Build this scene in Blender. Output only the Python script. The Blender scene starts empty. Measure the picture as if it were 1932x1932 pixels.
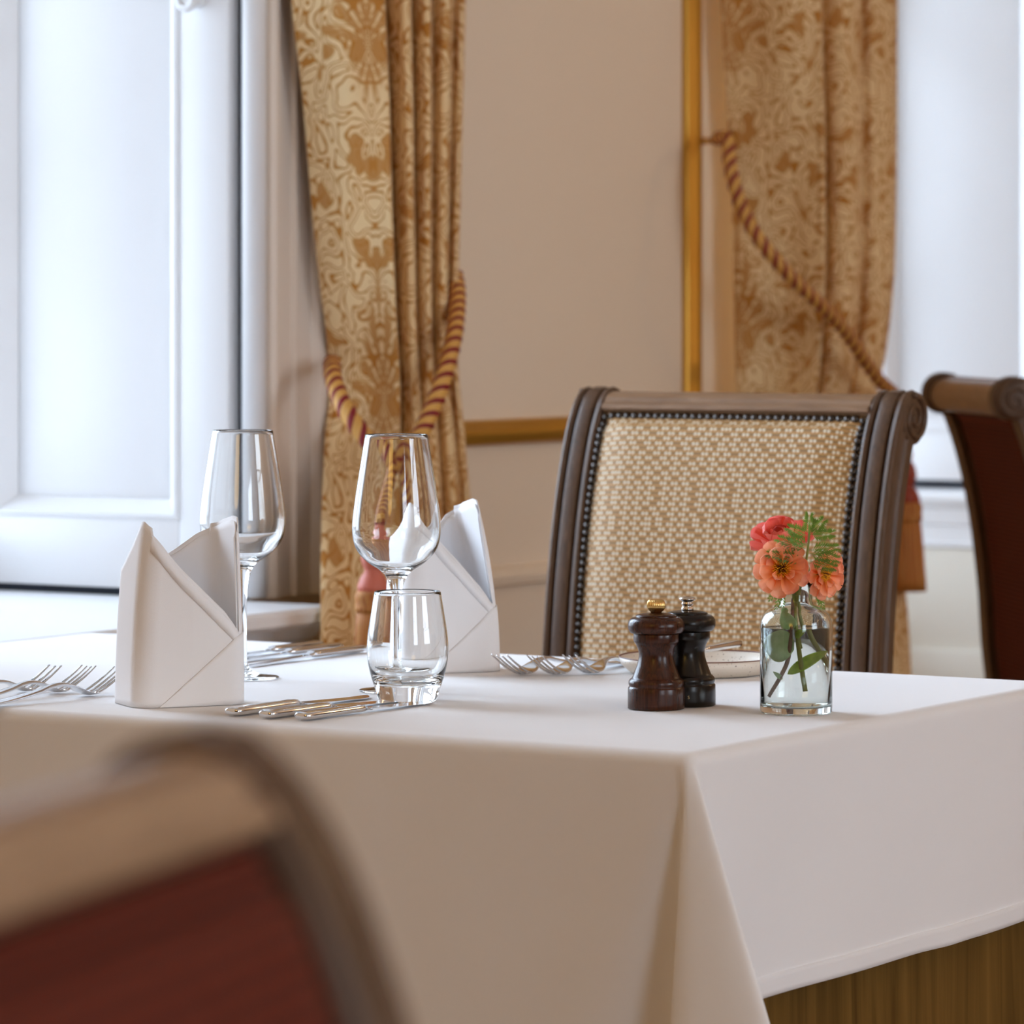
import bpy, bmesh, math, random
from mathutils import Vector, Matrix
random.seed(7)
PI = math.pi
SC = bpy.context.scene
COL = SC.collection

# ------------------------------------------------------------------ camera frame
CO, SI = math.cos(math.radians(31.5)), math.sin(math.radians(31.5))
F, HY, CX, CZ = 7700.0, 590.0, 966.0, 1.1255
CAMX = 3.05
TZ = 0.762          # top of the white cloth

def c2w(X, d, z):
    return Vector((CAMX - (-CO * X + SI * d), SI * X + CO * d, z))
def P(px, py, d):
    return c2w((px - CX) / F * d, d, CZ - (py - HY) / F * d)
def T(px, py, z=TZ):
    d = F * (CZ - z) / (py - HY)
    return c2w((px - CX) / F * d, d, z)
def wy_at(px, wx):
    "y of the point at distance wx from the window wall seen at column px"
    u = CAMX - wx; r = (px - CX) / F
    return (CO * u + r * SI * u) / (SI - r * CO)
def z_at(py, wx, wy):
    d = SI * (CAMX - wx) + CO * wy
    return CZ - (py - HY) / F * d

# ------------------------------------------------------------------ materials
def mat(name, color=(.8,.8,.8), rough=.5, metal=0.0, spec=.5, **kw):
    m = bpy.data.materials.new(name); m.use_nodes = True
    b = m.node_tree.nodes['Principled BSDF']
    b.inputs['Base Color'].default_value = (*color, 1)
    b.inputs['Roughness'].default_value = rough
    b.inputs['Metallic'].default_value = metal
    b.inputs['Specular IOR Level'].default_value = spec
    for k, v in kw.items():
        b.inputs[k].default_value = v
    return m
def nt(m): return m.node_tree.nodes, m.node_tree.links, m.node_tree.nodes['Principled BSDF']
def srgb(r, g, b):
    f = lambda c: c/255/12.92 if c/255 <= .04045 else ((c/255+.055)/1.055)**2.4
    return (f(r), f(g), f(b))

def translucent(m, amount, col):
    n, l, b = nt(m)
    t = n.new('ShaderNodeBsdfTranslucent'); t.inputs[0].default_value = (*col, 1)
    mx = n.new('ShaderNodeMixShader'); mx.inputs[0].default_value = amount
    o = next(q for q in n if q.type == 'OUTPUT_MATERIAL')
    bc = b.inputs['Base Color']
    if bc.is_linked: l.new(bc.links[0].from_socket, t.inputs[0])
    l.new(b.outputs[0], mx.inputs[1]); l.new(t.outputs[0], mx.inputs[2]); l.new(mx.outputs[0], o.inputs[0])
    return m
class NB:
    "tiny node builder"
    def __init__(s, m):
        s.m = m; s.n, s.l, s.b = nt(m)
    def val(s, x):
        return x
    def link(s, a, inp):
        if hasattr(a, 'is_output') or isinstance(a, bpy.types.NodeSocket): s.l.new(a, inp)
        else: inp.default_value = a
    def math(s, op, a, b=0.0, c=None):
        n = s.n.new('ShaderNodeMath'); n.operation = op
        s.link(a, n.inputs[0]); s.link(b, n.inputs[1])
        if c is not None: s.link(c, n.inputs[2])
        return n.outputs[0]
    def uv(s):
        n = s.n.new('ShaderNodeTexCoord'); return n.outputs['UV']
    def obj(s):
        n = s.n.new('ShaderNodeTexCoord'); return n.outputs['Object']
    def sep(s, v):
        n = s.n.new('ShaderNodeSeparateXYZ'); s.l.new(v, n.inputs[0]); return n.outputs
    def comb(s, x, y, z=0.0):
        n = s.n.new('ShaderNodeCombineXYZ')
        s.link(x, n.inputs[0]); s.link(y, n.inputs[1]); s.link(z, n.inputs[2]); return n.outputs[0]
    def noise(s, v, scale, detail=2.0, rough=.5, dist=0.0):
        n = s.n.new('ShaderNodeTexNoise'); s.l.new(v, n.inputs['Vector'])
        n.inputs['Scale'].default_value = scale; n.inputs['Detail'].default_value = detail
        n.inputs['Roughness'].default_value = rough; n.inputs['Distortion'].default_value = dist
        return n.outputs['Fac']
    def white(s, v):
        n = s.n.new('ShaderNodeTexWhiteNoise'); n.noise_dimensions = '3D'
        s.l.new(v, n.inputs['Vector']); return n.outputs['Value']
    def ramp(s, f, stops):
        n = s.n.new('ShaderNodeValToRGB'); s.l.new(f, n.inputs[0])
        e = n.color_ramp.elements
        while len(e) < len(stops): e.new(.5)
        for i, (p, c) in enumerate(stops):
            e[i].position = p; e[i].color = (*c, 1) if len(c) == 3 else c
        return n.outputs[0]
    def mix(s, f, a, b):
        n = s.n.new('ShaderNodeMix'); n.data_type = 'RGBA'
        s.link(f, n.inputs[0])
        for v, i in ((a, 6), (b, 7)):
            if isinstance(v, bpy.types.NodeSocket): s.l.new(v, n.inputs[i])
            else: n.inputs[i].default_value = (*v, 1)
        return n.outputs[2]
    def smooth(s, x, a, b):
        n = s.n.new('ShaderNodeMapRange'); n.interpolation_type = 'SMOOTHSTEP'
        s.link(x, n.inputs[0]); n.inputs[1].default_value = a; n.inputs[2].default_value = b
        return n.outputs[0]
    def bump(s, h, strength=.3, dist=.001):
        n = s.n.new('ShaderNodeBump'); s.l.new(h, n.inputs['Height'])
        n.inputs['Strength'].default_value = strength; n.inputs['Distance'].default_value = dist
        s.l.new(n.outputs[0], s.b.inputs['Normal'])
    def color(s, c): s.l.new(c, s.b.inputs['Base Color'])

def cloth_mat(name, col, scale=2400, sheen=.15):
    m = mat(name, col, .85, spec=.2); k = NB(m)
    k.b.inputs['Sheen Weight'].default_value = sheen
    x, y, z = k.sep(k.obj())
    wx_ = k.math('SINE', k.math('MULTIPLY', k.math('ADD', x, y), scale * 2.2))
    wz_ = k.math('SINE', k.math('MULTIPLY', k.math('ADD', z, k.math('MULTIPLY', k.math('SUBTRACT', x, y), .5)), scale * 2.2))
    big = k.noise(k.obj(), 14, 3)
    h = k.math('ADD', k.math('MULTIPLY', k.math('MULTIPLY', wx_, wz_), .12), k.math('MULTIPLY', big, 1.0))
    k.bump(h, .12, .002)
    return m
M_CLOTH = cloth_mat('white_tablecloth', (.80, .79, .79))
M_NAPKIN = cloth_mat('white_napkin_linen', (.84, .83, .84), 2600)

def wood_mat(name, c1, c2, rough=.35, scale=14, coat=.3, along='Z'):
    m = mat(name, c1, rough); k = NB(m)
    mp = k.n.new('ShaderNodeMapping')
    mp.inputs['Scale'].default_value = {'Z': (9, 9, 1.0), 'X': (1.0, 9, 9)}[along]
    k.l.new(k.obj(), mp.inputs[0])
    f = k.noise(mp.outputs[0], scale, 5, .65, 1.2)
    k.color(k.ramp(f, [(.3, c1), (.7, c2)]))
    k.b.inputs['Coat Weight'].default_value = coat; k.b.inputs['Coat Roughness'].default_value = .18
    k.bump(f, .08, .001)
    return m
M_WOOD = wood_mat('dark_walnut_frame', (.062, .032, .017), (.130, .070, .038), .42, coat=.05)
M_RAIL = wood_mat('walnut_rail_lit', (.20, .115, .064), (.34, .21, .125), .34, along='X', coat=.15)  # rail wood lightened: reflected window light is put into its colour
M_MILL = wood_mat('brown_mill_wood', (.014, .0035, .002), (.070, .018, .006), .27, 30, .12, )
M_MILLB = wood_mat('black_mill_wood', (.006, .0048, .0042), (.012, .008, .006), .26, 30, .12, )
M_WOOD.node_tree.nodes['Principled BSDF'].inputs['Specular IOR Level'].default_value = .38
M_MILL.node_tree.nodes['Principled BSDF'].inputs['Specular IOR Level'].default_value = .3
M_MILLB.node_tree.nodes['Principled BSDF'].inputs['Specular IOR Level'].default_value = .3
M_SILVER = mat('polished_steel', (.76, .77, .79), .10, 1.0)
M_NAIL = mat('antique_nail', (.085, .075, .07), .16, 1.0)
M_GOLDK = mat('brass_knob', (.78, .52, .20), .25, 1.0)
M_CHROME = mat('worn_chrome_knob', (.62, .58, .54), .22, 1.0)
M_PAINT = mat('white_gloss_paint', (.82, .83, .85), .38)
M_CREAM = mat('cream_paint', (.80, .775, .69), .5)
M_PAINT_SHADED = mat('white_paint_warm_shade', (.72, .63, .55), .4)  # same white paint with the architrave's warm shade mixed into the colour
M_GILT = mat('gilt_moulding', (.56, .30, .045), .36, .7)
M_GAPSHADE = mat('gap_shade_paint', (.02, .025, .04), .9)  # paints the shade inside the shutter gaps

def wall_mat():
    m = mat('beige_wall_paint', (.83, .70, .545), .9, spec=.15); k = NB(m)
    f = k.noise(k.obj(), 60, 4)
    k.bump(f, .08, .002)
    return m
M_WALL = wall_mat()
M_CEIL = mat('ceiling_paint', (.82, .79, .74), .9)
def floor_mat():
    m = mat('oak_floor', (.25, .12, .05), .4); k = NB(m)
    x, y, z = k.sep(k.obj())
    row = k.math('FLOOR', k.math('MULTIPLY', x, 9.0))
    off = k.math('ADD', k.math('MULTIPLY', y, .8), k.math('MULTIPLY', row, .37))
    cell = k.white(k.comb(row, k.math('FLOOR', off), 0.0))
    g = k.noise(k.comb(k.math('MULTIPLY', x, 30.0), k.math('MULTIPLY', y, 2.0), row), 3, 4)
    k.color(k.mix(k.math('ADD', k.math('MULTIPLY', cell, .5), k.math('MULTIPLY', g, .5)), (.14, .06, .022), (.36, .18, .075)))
    return m
M_FLOOR = floor_mat()

def glass_mat(name, tint=(1, 1, 1), rough=0.0, ior=1.5):
    m = bpy.data.materials.new(name); m.use_nodes = True
    n, l = m.node_tree.nodes, m.node_tree.links
    n.clear()
    o = n.new('ShaderNodeOutputMaterial'); g = n.new('ShaderNodeBsdfGlass')
    g.inputs['Color'].default_value = (*tint, 1); g.inputs['Roughness'].default_value = rough; g.inputs['IOR'].default_value = ior
    l.new(g.outputs[0], o.inputs[0])
    return m
M_GLASS = glass_mat('clear_crystal', (.985, .99, .99), 0, 1.48)
M_JAR = glass_mat('bottle_glass', (.975, .994, .984), 0, 1.48)
M_WATER = glass_mat('water', (1, 1, 1), 0, 1.33)
def pane_mat():
    m = bpy.data.materials.new('window_pane'); m.use_nodes = True
    n, l = m.node_tree.nodes, m.node_tree.links; n.clear()
    o = n.new('ShaderNodeOutputMaterial'); t = n.new('ShaderNodeBsdfTransparent'); g = n.new('ShaderNodeBsdfGlossy')
    g.inputs['Roughness'].default_value = 0.0
    fr = n.new('ShaderNodeFresnel'); fr.inputs[0].default_value = 1.45
    mx = n.new('ShaderNodeMixShader')
    l.new(fr.outputs[0], mx.inputs[0]); l.new(t.outputs[0], mx.inputs[1]); l.new(g.outputs[0], mx.inputs[2]); l.new(mx.outputs[0], o.inputs[0])
    return m
M_PANE = pane_mat()

def damask():
    "cut-velvet curtain: mirrored scrolls in ochre on a cream ground; UV in metres of cloth"
    m = mat('ochre_damask_velvet', (.7, .55, .35), .75, spec=.25); k = NB(m)
    x, y, _ = k.sep(k.uv())
    REP_X, REP_Y = .30, .46
    half = k.math('FLOOR', k.math('DIVIDE', x, REP_X))
    ys = k.math('ADD', y, k.math('MULTIPLY', k.math('MODULO', half, 2.0), REP_Y / 2))
    mx = k.math('ABSOLUTE', k.math('SUBTRACT', k.math('FRACT', k.math('DIVIDE', x, REP_X)), .5))   # 0..0.5 mirrored
    fy = k.math('FRACT', k.math('DIVIDE', ys, REP_Y))
    ang = k.math('MULTIPLY', fy, 2 * PI)
    vx = k.math('MULTIPLY', mx, 3.6)
    v = k.comb(vx, k.math('MULTIPLY', k.math('COSINE', ang), .95), k.math('MULTIPLY', k.math('SINE', ang), .95))
    n1 = k.noise(v, 1.9, 0.4, .4, .9)
    # thin strapwork: contour lines of the field
    c = k.math('ABSOLUTE', k.math('SUBTRACT', k.math('FRACT', k.math('MULTIPLY', n1, 8.0)), .5))
    lines = k.math('SUBTRACT', 1.0, k.smooth(c, .09, .20))
    n2 = k.noise(v, 1.7, 1.0, .5, .3)
    fan = k.math('ABSOLUTE', k.math('SINE', k.math('MULTIPLY', k.math('ARCTAN2', k.math('SUBTRACT', fy, .42), k.math('ADD', mx, .02)), 9.0)))
    blobs = k.smooth(n2, .60, .63)
    near = k.math('SUBTRACT', 1.0, k.smooth(k.math('ADD', k.math('MULTIPLY', mx, 1.5), k.math('ABSOLUTE', k.math('SUBTRACT', fy, .5))), .22, .34))
    fanm = k.math('MULTIPLY', near, k.smooth(fan, .35, .6))
    ornament = k.math('MINIMUM', 1.0, k.math('MAXIMUM', k.math('MAXIMUM', lines, k.math('MULTIPLY', blobs, .85)), k.math('MULTIPLY', fanm, .8)))
    nap = k.noise(k.uv(), 420, 2)
    base = k.mix(nap, srgb(226, 196, 144), srgb(244, 220, 176))
    orn = k.mix(nap, srgb(172, 112, 38), srgb(194, 136, 60))
    k.color(k.mix(ornament, base, orn))
    k.b.inputs['Sheen Weight'].default_value = .25
    k.b.inputs['Sheen Tint'].default_value = (1, .8, .55, 1)
    k.bump(k.math('ADD', ornament, k.math('MULTIPLY', nap, .4)), .25, .0015)
    return m
M_DAMASK = damask()

def weave():
    "gold chair fabric: horizontal ribs carrying pairs of pale dots; UV in metres"
    m = mat('gold_woven_upholstery', (.5, .33, .16), .6); k = NB(m)
    x, y, _ = k.sep(k.uv())
    PX, PY = .0050, .0061
    j = k.math('FLOOR', k.math('DIVIDE', y, PY)); fy = k.math('FRACT', k.math('DIVIDE', y, PY))
    i = k.math('FLOOR', k.math('DIVIDE', x, PX)); fx = k.math('FRACT', k.math('DIVIDE', x, PX))
    jj = k.white(k.comb(0.0, j, 3.0))
    ph = k.math('FRACT', k.math('DIVIDE', k.math('ADD', i, k.math('ADD', k.math('MULTIPLY', j, 1.6), k.math('MULTIPLY', jj, 1.2))), 3.3))
    on = k.math('LESS_THAN', ph, .62)
    rx = k.math('DIVIDE', k.math('SUBTRACT', fx, .5), .40)
    ry = k.math('DIVIDE', k.math('SUBTRACT', fy, .60), .35)
    r = k.math('SQRT', k.math('ADD', k.math('MULTIPLY', rx, rx), k.math('MULTIPLY', ry, ry)))
    dot = k.math('MULTIPLY', on, k.math('SUBTRACT', 1.0, k.smooth(r, .55, 1.0)))
    rib = k.math('SUBTRACT', 1.0, k.smooth(k.math('ABSOLUTE', k.math('SUBTRACT', fy, .14)), .12, .2))
    c = k.mix(rib, srgb(150, 118, 74), srgb(202, 150, 86))
    c = k.mix(dot, c, srgb(255, 250, 226))
    k.color(c)
    k.bump(k.math('ADD', k.math('MULTIPLY', rib, .7), dot), .5, .0012)
    return m
M_WEAVE = weave()
def red_rib():
    m = mat('dark_red_ribbed_upholstery', (.14, .012, .006), .7, spec=.2); k = NB(m)
    x, y, _ = k.sep(k.uv())
    r = k.math('SINE', k.math('MULTIPLY', y, 2 * PI / .007))
    k.color(k.ramp(k.math('ADD', k.math('MULTIPLY', r, .5), .5), [(0, (.050, .0055, .002)), (1, (.135, .017, .005))]))
    k.bump(r, .5, .0015)
    return m
M_RED = red_rib()
def velvet():
    m = mat('brown_velvet', (.20, .10, .015), .8, spec=.1); k = NB(m)
    x, y, z = k.sep(k.obj())
    f = k.noise(k.comb(k.math('MULTIPLY', k.math('ADD', x, y), 20.0), z, 0.0), 1.6, 4, .6, .8)
    k.color(k.ramp(f, [(.3, (.075, .036, .005)), (.7, (.19, .098, .020))]))
    k.b.inputs['Sheen Weight'].default_value = .08; k.b.inputs['Sheen Tint'].default_value = (1, .7, .35, 1)
    return m
M_VELVET = velvet()
M_ROPEY = mat('gold_silk_cord', srgb(214, 164, 84), .5)
M_ROPER = mat('crimson_silk_cord', srgb(128, 12, 26), .5)
M_PINK = mat('coral_tassel_silk', srgb(196, 104, 84), .55)
M_REDT = mat('russet_tassel_silk', srgb(146, 52, 26), .55)
def fringe():
    m = mat('gold_tassel_fringe', srgb(200, 140, 60), .6); k = NB(m)
    x, y, _ = k.sep(k.uv())
    f = k.noise(k.comb(k.math('MULTIPLY', x, 60.0), k.math('MULTIPLY', y, 1.5), 0.0), 1.0, 3)
    k.color(k.ramp(f, [(.36, srgb(150, 60, 26)), (.5, srgb(190, 118, 46)), (.66, srgb(222, 170, 92))]))
    k.bump(f, .6, .004)
    return m
M_FRINGE = fringe()
def petal_mat(name, tip, mid, base):
    m = mat(name, mid, .55, spec=.25); k = NB(m)
    x, y, _ = k.sep(k.uv())
    st = k.noise(k.comb(k.math('MULTIPLY', x, 14.0), k.math('MULTIPLY', y, 1.2), 0.0), 1.0, 3)
    t = k.math('ADD', y, k.math('MULTIPLY', k.math('SUBTRACT', st, .5), .7))
    k.color(k.ramp(t, [(.0, base), (.42, mid), (1.0, tip)]))
    k.b.inputs['Subsurface Weight'].default_value = .15
    k.b.inputs['Subsurface Radius'].default_value = (.004, .002, .001)
    return m
M_PET1 = petal_mat('apricot_petal', srgb(250, 184, 152), srgb(250, 164, 108), srgb(240, 168, 60))
M_PET2 = petal_mat('coral_pink_petal', srgb(248, 140, 130), srgb(246, 124, 106), srgb(240, 140, 90))
M_STAMEN = mat('golden_stamen', srgb(244, 180, 30), .6)
M_STAMEND = mat('dark_stamen', srgb(130, 70, 12), .7)
M_STEM = mat('green_stem', srgb(122, 128, 52), .5)
M_STEMB = mat('brown_stem', srgb(112, 82, 62), .6)
M_FERN = mat('fresh_fern_green', srgb(112, 146, 60), .5)
def leafm(name, a, b):
    m = mat(name, a, .5); k = NB(m)
    f = k.noise(k.obj(), 180, 3)
    k.color(k.ramp(f, [(.35, a), (.65, b)]))
    return m
M_EUC = leafm('eucalyptus_leaf', srgb(160, 190, 130), srgb(178, 204, 148))
M_LEAF = leafm('bright_leaf', srgb(140, 180, 40), srgb(175, 205, 66))
def stoneware():
    m = mat('speckled_stoneware', (.75, .72, .66), .35); k = NB(m)
    f = k.noise(k.obj(), 420, 1)
    sp = k.smooth(f, .70, .74)
    k.color(k.mix(sp, srgb(226, 216, 202), srgb(120, 96, 74)))
    return m
M_STONE = stoneware()
M_RIM = mat('brown_plate_rim', srgb(110, 62, 42), .4)
M_LETTER = mat('gilt_letter', (.55, .42, .2), .4, .6)

for _m in (M_PET1, M_PET2, M_EUC, M_LEAF): translucent(_m, .28, (1, 1, 1))
translucent(M_FERN, .4, srgb(120, 150, 50))
# ------------------------------------------------------------------ mesh helpers
def link(name, me, m=None, parent=None, smooth=True):
    o = bpy.data.objects.new(name, me); COL.objects.link(o)
    if m is not None:
        for mm in (m if isinstance(m, (list, tuple)) else [m]): me.materials.append(mm)
    if parent is not None: o.parent = parent
    if smooth: me.polygons.foreach_set('use_smooth', [True] * len(me.polygons))
    return o
def pyd(vs, fs, uvs=None, mi=None):
    me = bpy.data.meshes.new('m'); me.from_pydata([tuple(v) for v in vs], [], fs)
    if uvs is not None:
        ul = me.uv_layers.new(name='UVMap')
        for lp in me.loops: ul.data[lp.index].uv = uvs[lp.vertex_index]
    if mi is not None: me.polygons.foreach_set('material_index', mi)
    me.update(); return me
def fixn(me):
    bm = bmesh.new(); bm.from_mesh(me); bmesh.ops.recalc_face_normals(bm, faces=bm.faces); bm.to_mesh(me); bm.free(); return me
def tag(o, label=None, cat=None, group=None, kind=None):
    if label: o['label'] = label
    if cat: o['category'] = cat
    if group: o['group'] = group
    if kind: o['kind'] = kind
    return o
def empty(name, loc=(0,0,0), rz=0.0):
    o = bpy.data.objects.new(name, None); COL.objects.link(o)
    o.location = loc; o.rotation_euler = (0, 0, rz); o.empty_display_size = .05
    return o
def dup(root, loc=None, rz=None):
    r = root.copy(); COL.objects.link(r)
    if loc is not None: r.location = loc
    if rz is not None: r.rotation_euler = (0, 0, rz)
    for ch in list(root.children):
        c = ch.copy(); COL.objects.link(c); c.parent = r
        for g in list(ch.children):
            d = g.copy(); COL.objects.link(d); d.parent = c
    return r
def auto_smooth(o, deg=35):
    me = o.data
    bm = bmesh.new(); bm.from_mesh(me)
    for e in bm.edges:
        if len(e.link_faces) == 2: e.smooth = e.calc_face_angle(0) < math.radians(deg)
    bm.to_mesh(me); bm.free()
    return o
def lathe(prof, n=64, closed_prof=False, ridges=0, ramp=0.0, uv=False):
    vs, fs, us = [], [], []
    m = len(prof)
    for i, (r, z) in enumerate(prof):
        for k in range(n):
            a = 2 * PI * k / n
            rr = r
            if ridges: rr = r * (1 + ramp * math.cos(ridges * a))
            vs.append((rr * math.cos(a), rr * math.sin(a), z)); us.append((k / n * 2 if k <= n/2 else 2 - k / n * 2, i / max(1, m - 1)))
    rng = range(m) if closed_prof else range(m - 1)
    for i in rng:
        j = (i + 1) % m
        for k in range(n):
            q = (k + 1) % n
            fs.append((i*n+k, i*n+q, j*n+q, j*n+k))
    if not closed_prof:
        if prof[0][0] > 1e-6: fs.append(tuple(reversed(range(n))))
        if prof[-1][0] > 1e-6: fs.append(tuple((m-1)*n + k for k in range(n)))
    me = pyd(vs, fs, us if uv else None)
    bm = bmesh.new(); bm.from_mesh(me); bmesh.ops.remove_doubles(bm, verts=bm.verts, dist=1e-6)
    bmesh.ops.recalc_face_normals(bm, faces=bm.faces); bm.to_mesh(me); bm.free()
    return me
def crom(pts, n):
    "Catmull-Rom through pts, n samples in all"
    out = []; L = len(pts) - 1
    for k in range(n):
        t = k / (n - 1) * L; i = min(int(t), L - 1); f = t - i
        p = [pts[max(0, i-1)], pts[i], pts[i+1], pts[min(L, i+2)]]
        r = []
        for a, b, c, d in zip(*p):
            r.append(.5 * ((2*b) + (c-a)*f + (2*a-5*b+4*c-d)*f*f + (3*b-a-3*c+d)*f**3))
        out.append(tuple(r))
    return out
def interp(x, tab):
    if x <= tab[0][0]: return tab[0][1]
    for (a, p), (b, q) in zip(tab, tab[1:]):
        if x <= b:
            f = (x - a) / (b - a); return p + (q - p) * f
    return tab[-1][1]
def smooth_interp(x, tab):
    "monotone-ish cubic through a table"
    n = len(tab)
    if x <= tab[0][0]: return tab[0][1]
    if x >= tab[-1][0]: return tab[-1][1]
    for i in range(n - 1):
        a, p = tab[i]; b, q = tab[i+1]
        if x <= b:
            f = (x - a) / (b - a)
            m0 = (q - tab[i-1][1]) / (b - tab[i-1][0]) if i > 0 else (q - p) / (b - a)
            m1 = (tab[i+2][1] - p) / (tab[i+2][0] - a) if i < n - 2 else (q - p) / (b - a)
            h = b - a
            return (2*f**3-3*f*f+1)*p + (f**3-2*f*f+f)*h*m0 + (-2*f**3+3*f*f)*q + (f**3-f*f)*h*m1
def tube(path, rad, n=10, cap=True):
    "round tube along a list of points; rad number or list"
    path = [Vector(p) for p in path]; vs, fs = [], []
    up = Vector((0, 0, 1)); prev = None
    for i, p in enumerate(path):
        t = (path[min(i+1, len(path)-1)] - path[max(i-1, 0)]).normalized()
        if prev is None:
            a = up if abs(t.dot(up)) < .9 else Vector((1, 0, 0))
            nrm = (a - t * a.dot(t)).normalized()
        else:
            nrm = (prev - t * prev.dot(t)).normalized()
        prev = nrm; bi = t.cross(nrm)
        r = rad[i] if isinstance(rad, (list, tuple)) else rad
        for k in range(n):
            a = 2 * PI * k / n
            vs.append(p + (nrm * math.cos(a) + bi * math.sin(a)) * r)
    for i in range(len(path) - 1):
        for k in range(n):
            q = (k + 1) % n
            fs.append((i*n+k, i*n+q, (i+1)*n+q, (i+1)*n+k))
    if cap:
        fs.append(tuple(reversed(range(n)))); fs.append(tuple((len(path)-1)*n + k for k in range(n)))
    return vs, fs
def tube_mesh(path, rad, n=10): 
    return fixn(pyd(*tube(path, rad, n)))
def join_parts(parts):
    "[(vs, fs, material index)] -> mesh"
    V, Fc, MI = [], [], []
    for vs, fs, mi in parts:
        b = len(V); V += list(vs)
        for f in fs: Fc.append(tuple(b + i for i in f)); MI.append(mi)
    return fixn(pyd(V, Fc, None, MI))
def box_vf(x0, x1, y0, y1, z0, z1):
    vs = [(x, y, z) for z in (z0, z1) for y in (y0, y1) for x in (x0, x1)]
    return vs, [(0,2,3,1),(4,5,7,6),(0,1,5,4),(2,6,7,3),(0,4,6,2),(1,3,7,5)]
def box(name, x0, x1, y0, y1, z0, z1, m, parent=None, bevel=0.0):
    me = pyd(*box_vf(x0, x1, y0, y1, z0, z1))
    if bevel:
        bm = bmesh.new(); bm.from_mesh(me)
        bmesh.ops.bevel(bm, geom=bm.edges[:], offset=bevel, segments=2, affect='EDGES', profile=.5)
        bm.to_mesh(me); bm.free()
    o = link(name, me, m, parent, smooth=bool(bevel))
    if bevel: auto_smooth(o, 40)
    return o
def multi_box(name, boxes, m, parent=None):
    return link(name, join_parts([(*box_vf(*b), 0) for b in boxes]), m, parent, smooth=False)
def extrude_profile(prof, p0, p1, out, up, m, name, parent=None, close=True):
    "moulding: 2-D profile (o, h) along the segment p0-p1; o goes along out, h along up"
    p0, p1, out, up = map(Vector, (p0, p1, out, up)); n = len(prof)
    vs = [p + out * o + up * h for p in (p0, p1) for (o, h) in prof]
    fs = [(i, (i+1) % n, n + (i+1) % n, n + i) for i in range(n)] + [tuple(range(n)), tuple(reversed(range(n, 2*n)))]
    return auto_smooth(link(name, fixn(pyd(vs, fs)), m, parent), 24)

# ------------------------------------------------------------------ room shell
RX, Y0, Y1, RZ = 6.6, -3.6, 9.2, 3.3
W1A, W1B = 3.06, wy_at(475, 0.0)           # first window recess along the wall
W2A, W2B = 5.76, 7.005                     # second one
SILL1, SILL2 = .754, .802
DEEP = .52
def structure(o): o['kind'] = 'structure'; return o
structure(box('floor', -1.2, RX + .2, Y0 - .2, Y1 + .2, -.1, 0, M_FLOOR))
structure(box('ceiling', -1.2, RX + .2, Y0 - .2, Y1 + .2, RZ, RZ + .1, M_CEIL))
TOPO = 3.0
structure(multi_box('wall_window_side', [
    (-DEEP - .1, 0, Y0 - .2, W1A, 0, RZ), (-DEEP - .1, 0, W1B, W2A, 0, RZ), (-DEEP - .1, 0, W2B, Y1 + .2, 0, RZ),
    (-DEEP - .1, 0, W1A, W1B, TOPO, RZ), (-DEEP - .1, 0, W2A, W2B, TOPO, RZ),
    (-DEEP - .1, .06, W1A, W1B - .035, 0, SILL1 - .055), (-DEEP - .1, .0, W1B - .035, W1B, 0, SILL1 - .004), (-DEEP - .1, -DEEP + .1, W2A, W2B, 0, .5)], M_WALL))
structure(box('wall_far', -.7, RX + .2, Y1, Y1 + .2, 0, RZ, M_WALL))
M_BOUNCECUT = wood_mat('bounce_cutting_dark_wood', (.05, .025, .012), (.09, .048, .024), .5)  # invented dark wood, cuts the light bounced onto the cloth front
structure(box('wall_behind', -.7, RX + .2, Y0 - .2, Y0, 0, RZ, M_BOUNCECUT))
OPW = [(-1.6, .2), (2.4, 4.2)]
structure(multi_box('wall_opposite', [(RX, RX + .2, Y0, OPW[0][0], 0, RZ), (RX, RX + .2, OPW[0][1], OPW[1][0], 0, RZ), (RX, RX + .2, OPW[1][1], Y1, 0, RZ)]
    + [(RX, RX + .2, a, b, 0, .9) for a, b in OPW] + [(RX, RX + .2, a, b, 2.9, RZ) for a, b in OPW], M_WALL))
for sn, args in (('baseboard_far', (0, RX, Y1 - .02, Y1, 0, .15)),):
    structure(box(sn, *args, M_PAINT_SHADED))

def sash(name, y0, y1, z0, z1, x):
    root = structure(empty(name, (x, (y0 + y1) / 2, z0)))
    w, h = y1 - y0, z1 - z0; fr = []
    t = .045
    fr += [(-.03, .03, -w/2, -w/2 + t, 0, h), (-.03, .03, w/2 - t, w/2, 0, h), (-.03, .03, -w/2, w/2, 0, .07), (-.03, .03, -w/2, w/2, h - t, h), (-.03, .03, -w/2, w/2, h/2 - .025, h/2 + .025)]
    for a in (1, 2):
        yy = -w/2 + w * a / 3; fr.append((-.015, .015, yy - .012, yy + .012, 0, h))
    for a in (1, 3):
        zz = h * a / 4; fr.append((-.015, .015, -w/2, w/2, zz - .012, zz + .012))
    multi_box('sash_frame', fr, M_PAINT, root)
    link('pane', pyd(*box_vf(-.003, .003, -w/2 + .02, w/2 - .02, .03, h - .02)), M_PANE, root, False)
    return root
sash('window_1', W1A, W1B, SILL1, TOPO, -DEEP)
sash('window_2', W2A, W2B, .5, TOPO, -DEEP)
sash('window_3', OPW[0][0], OPW[0][1], .9, 2.9, RX + .08)
sash('window_4', OPW[1][0], OPW[1][1], .9, 2.9, RX + .08)

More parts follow.
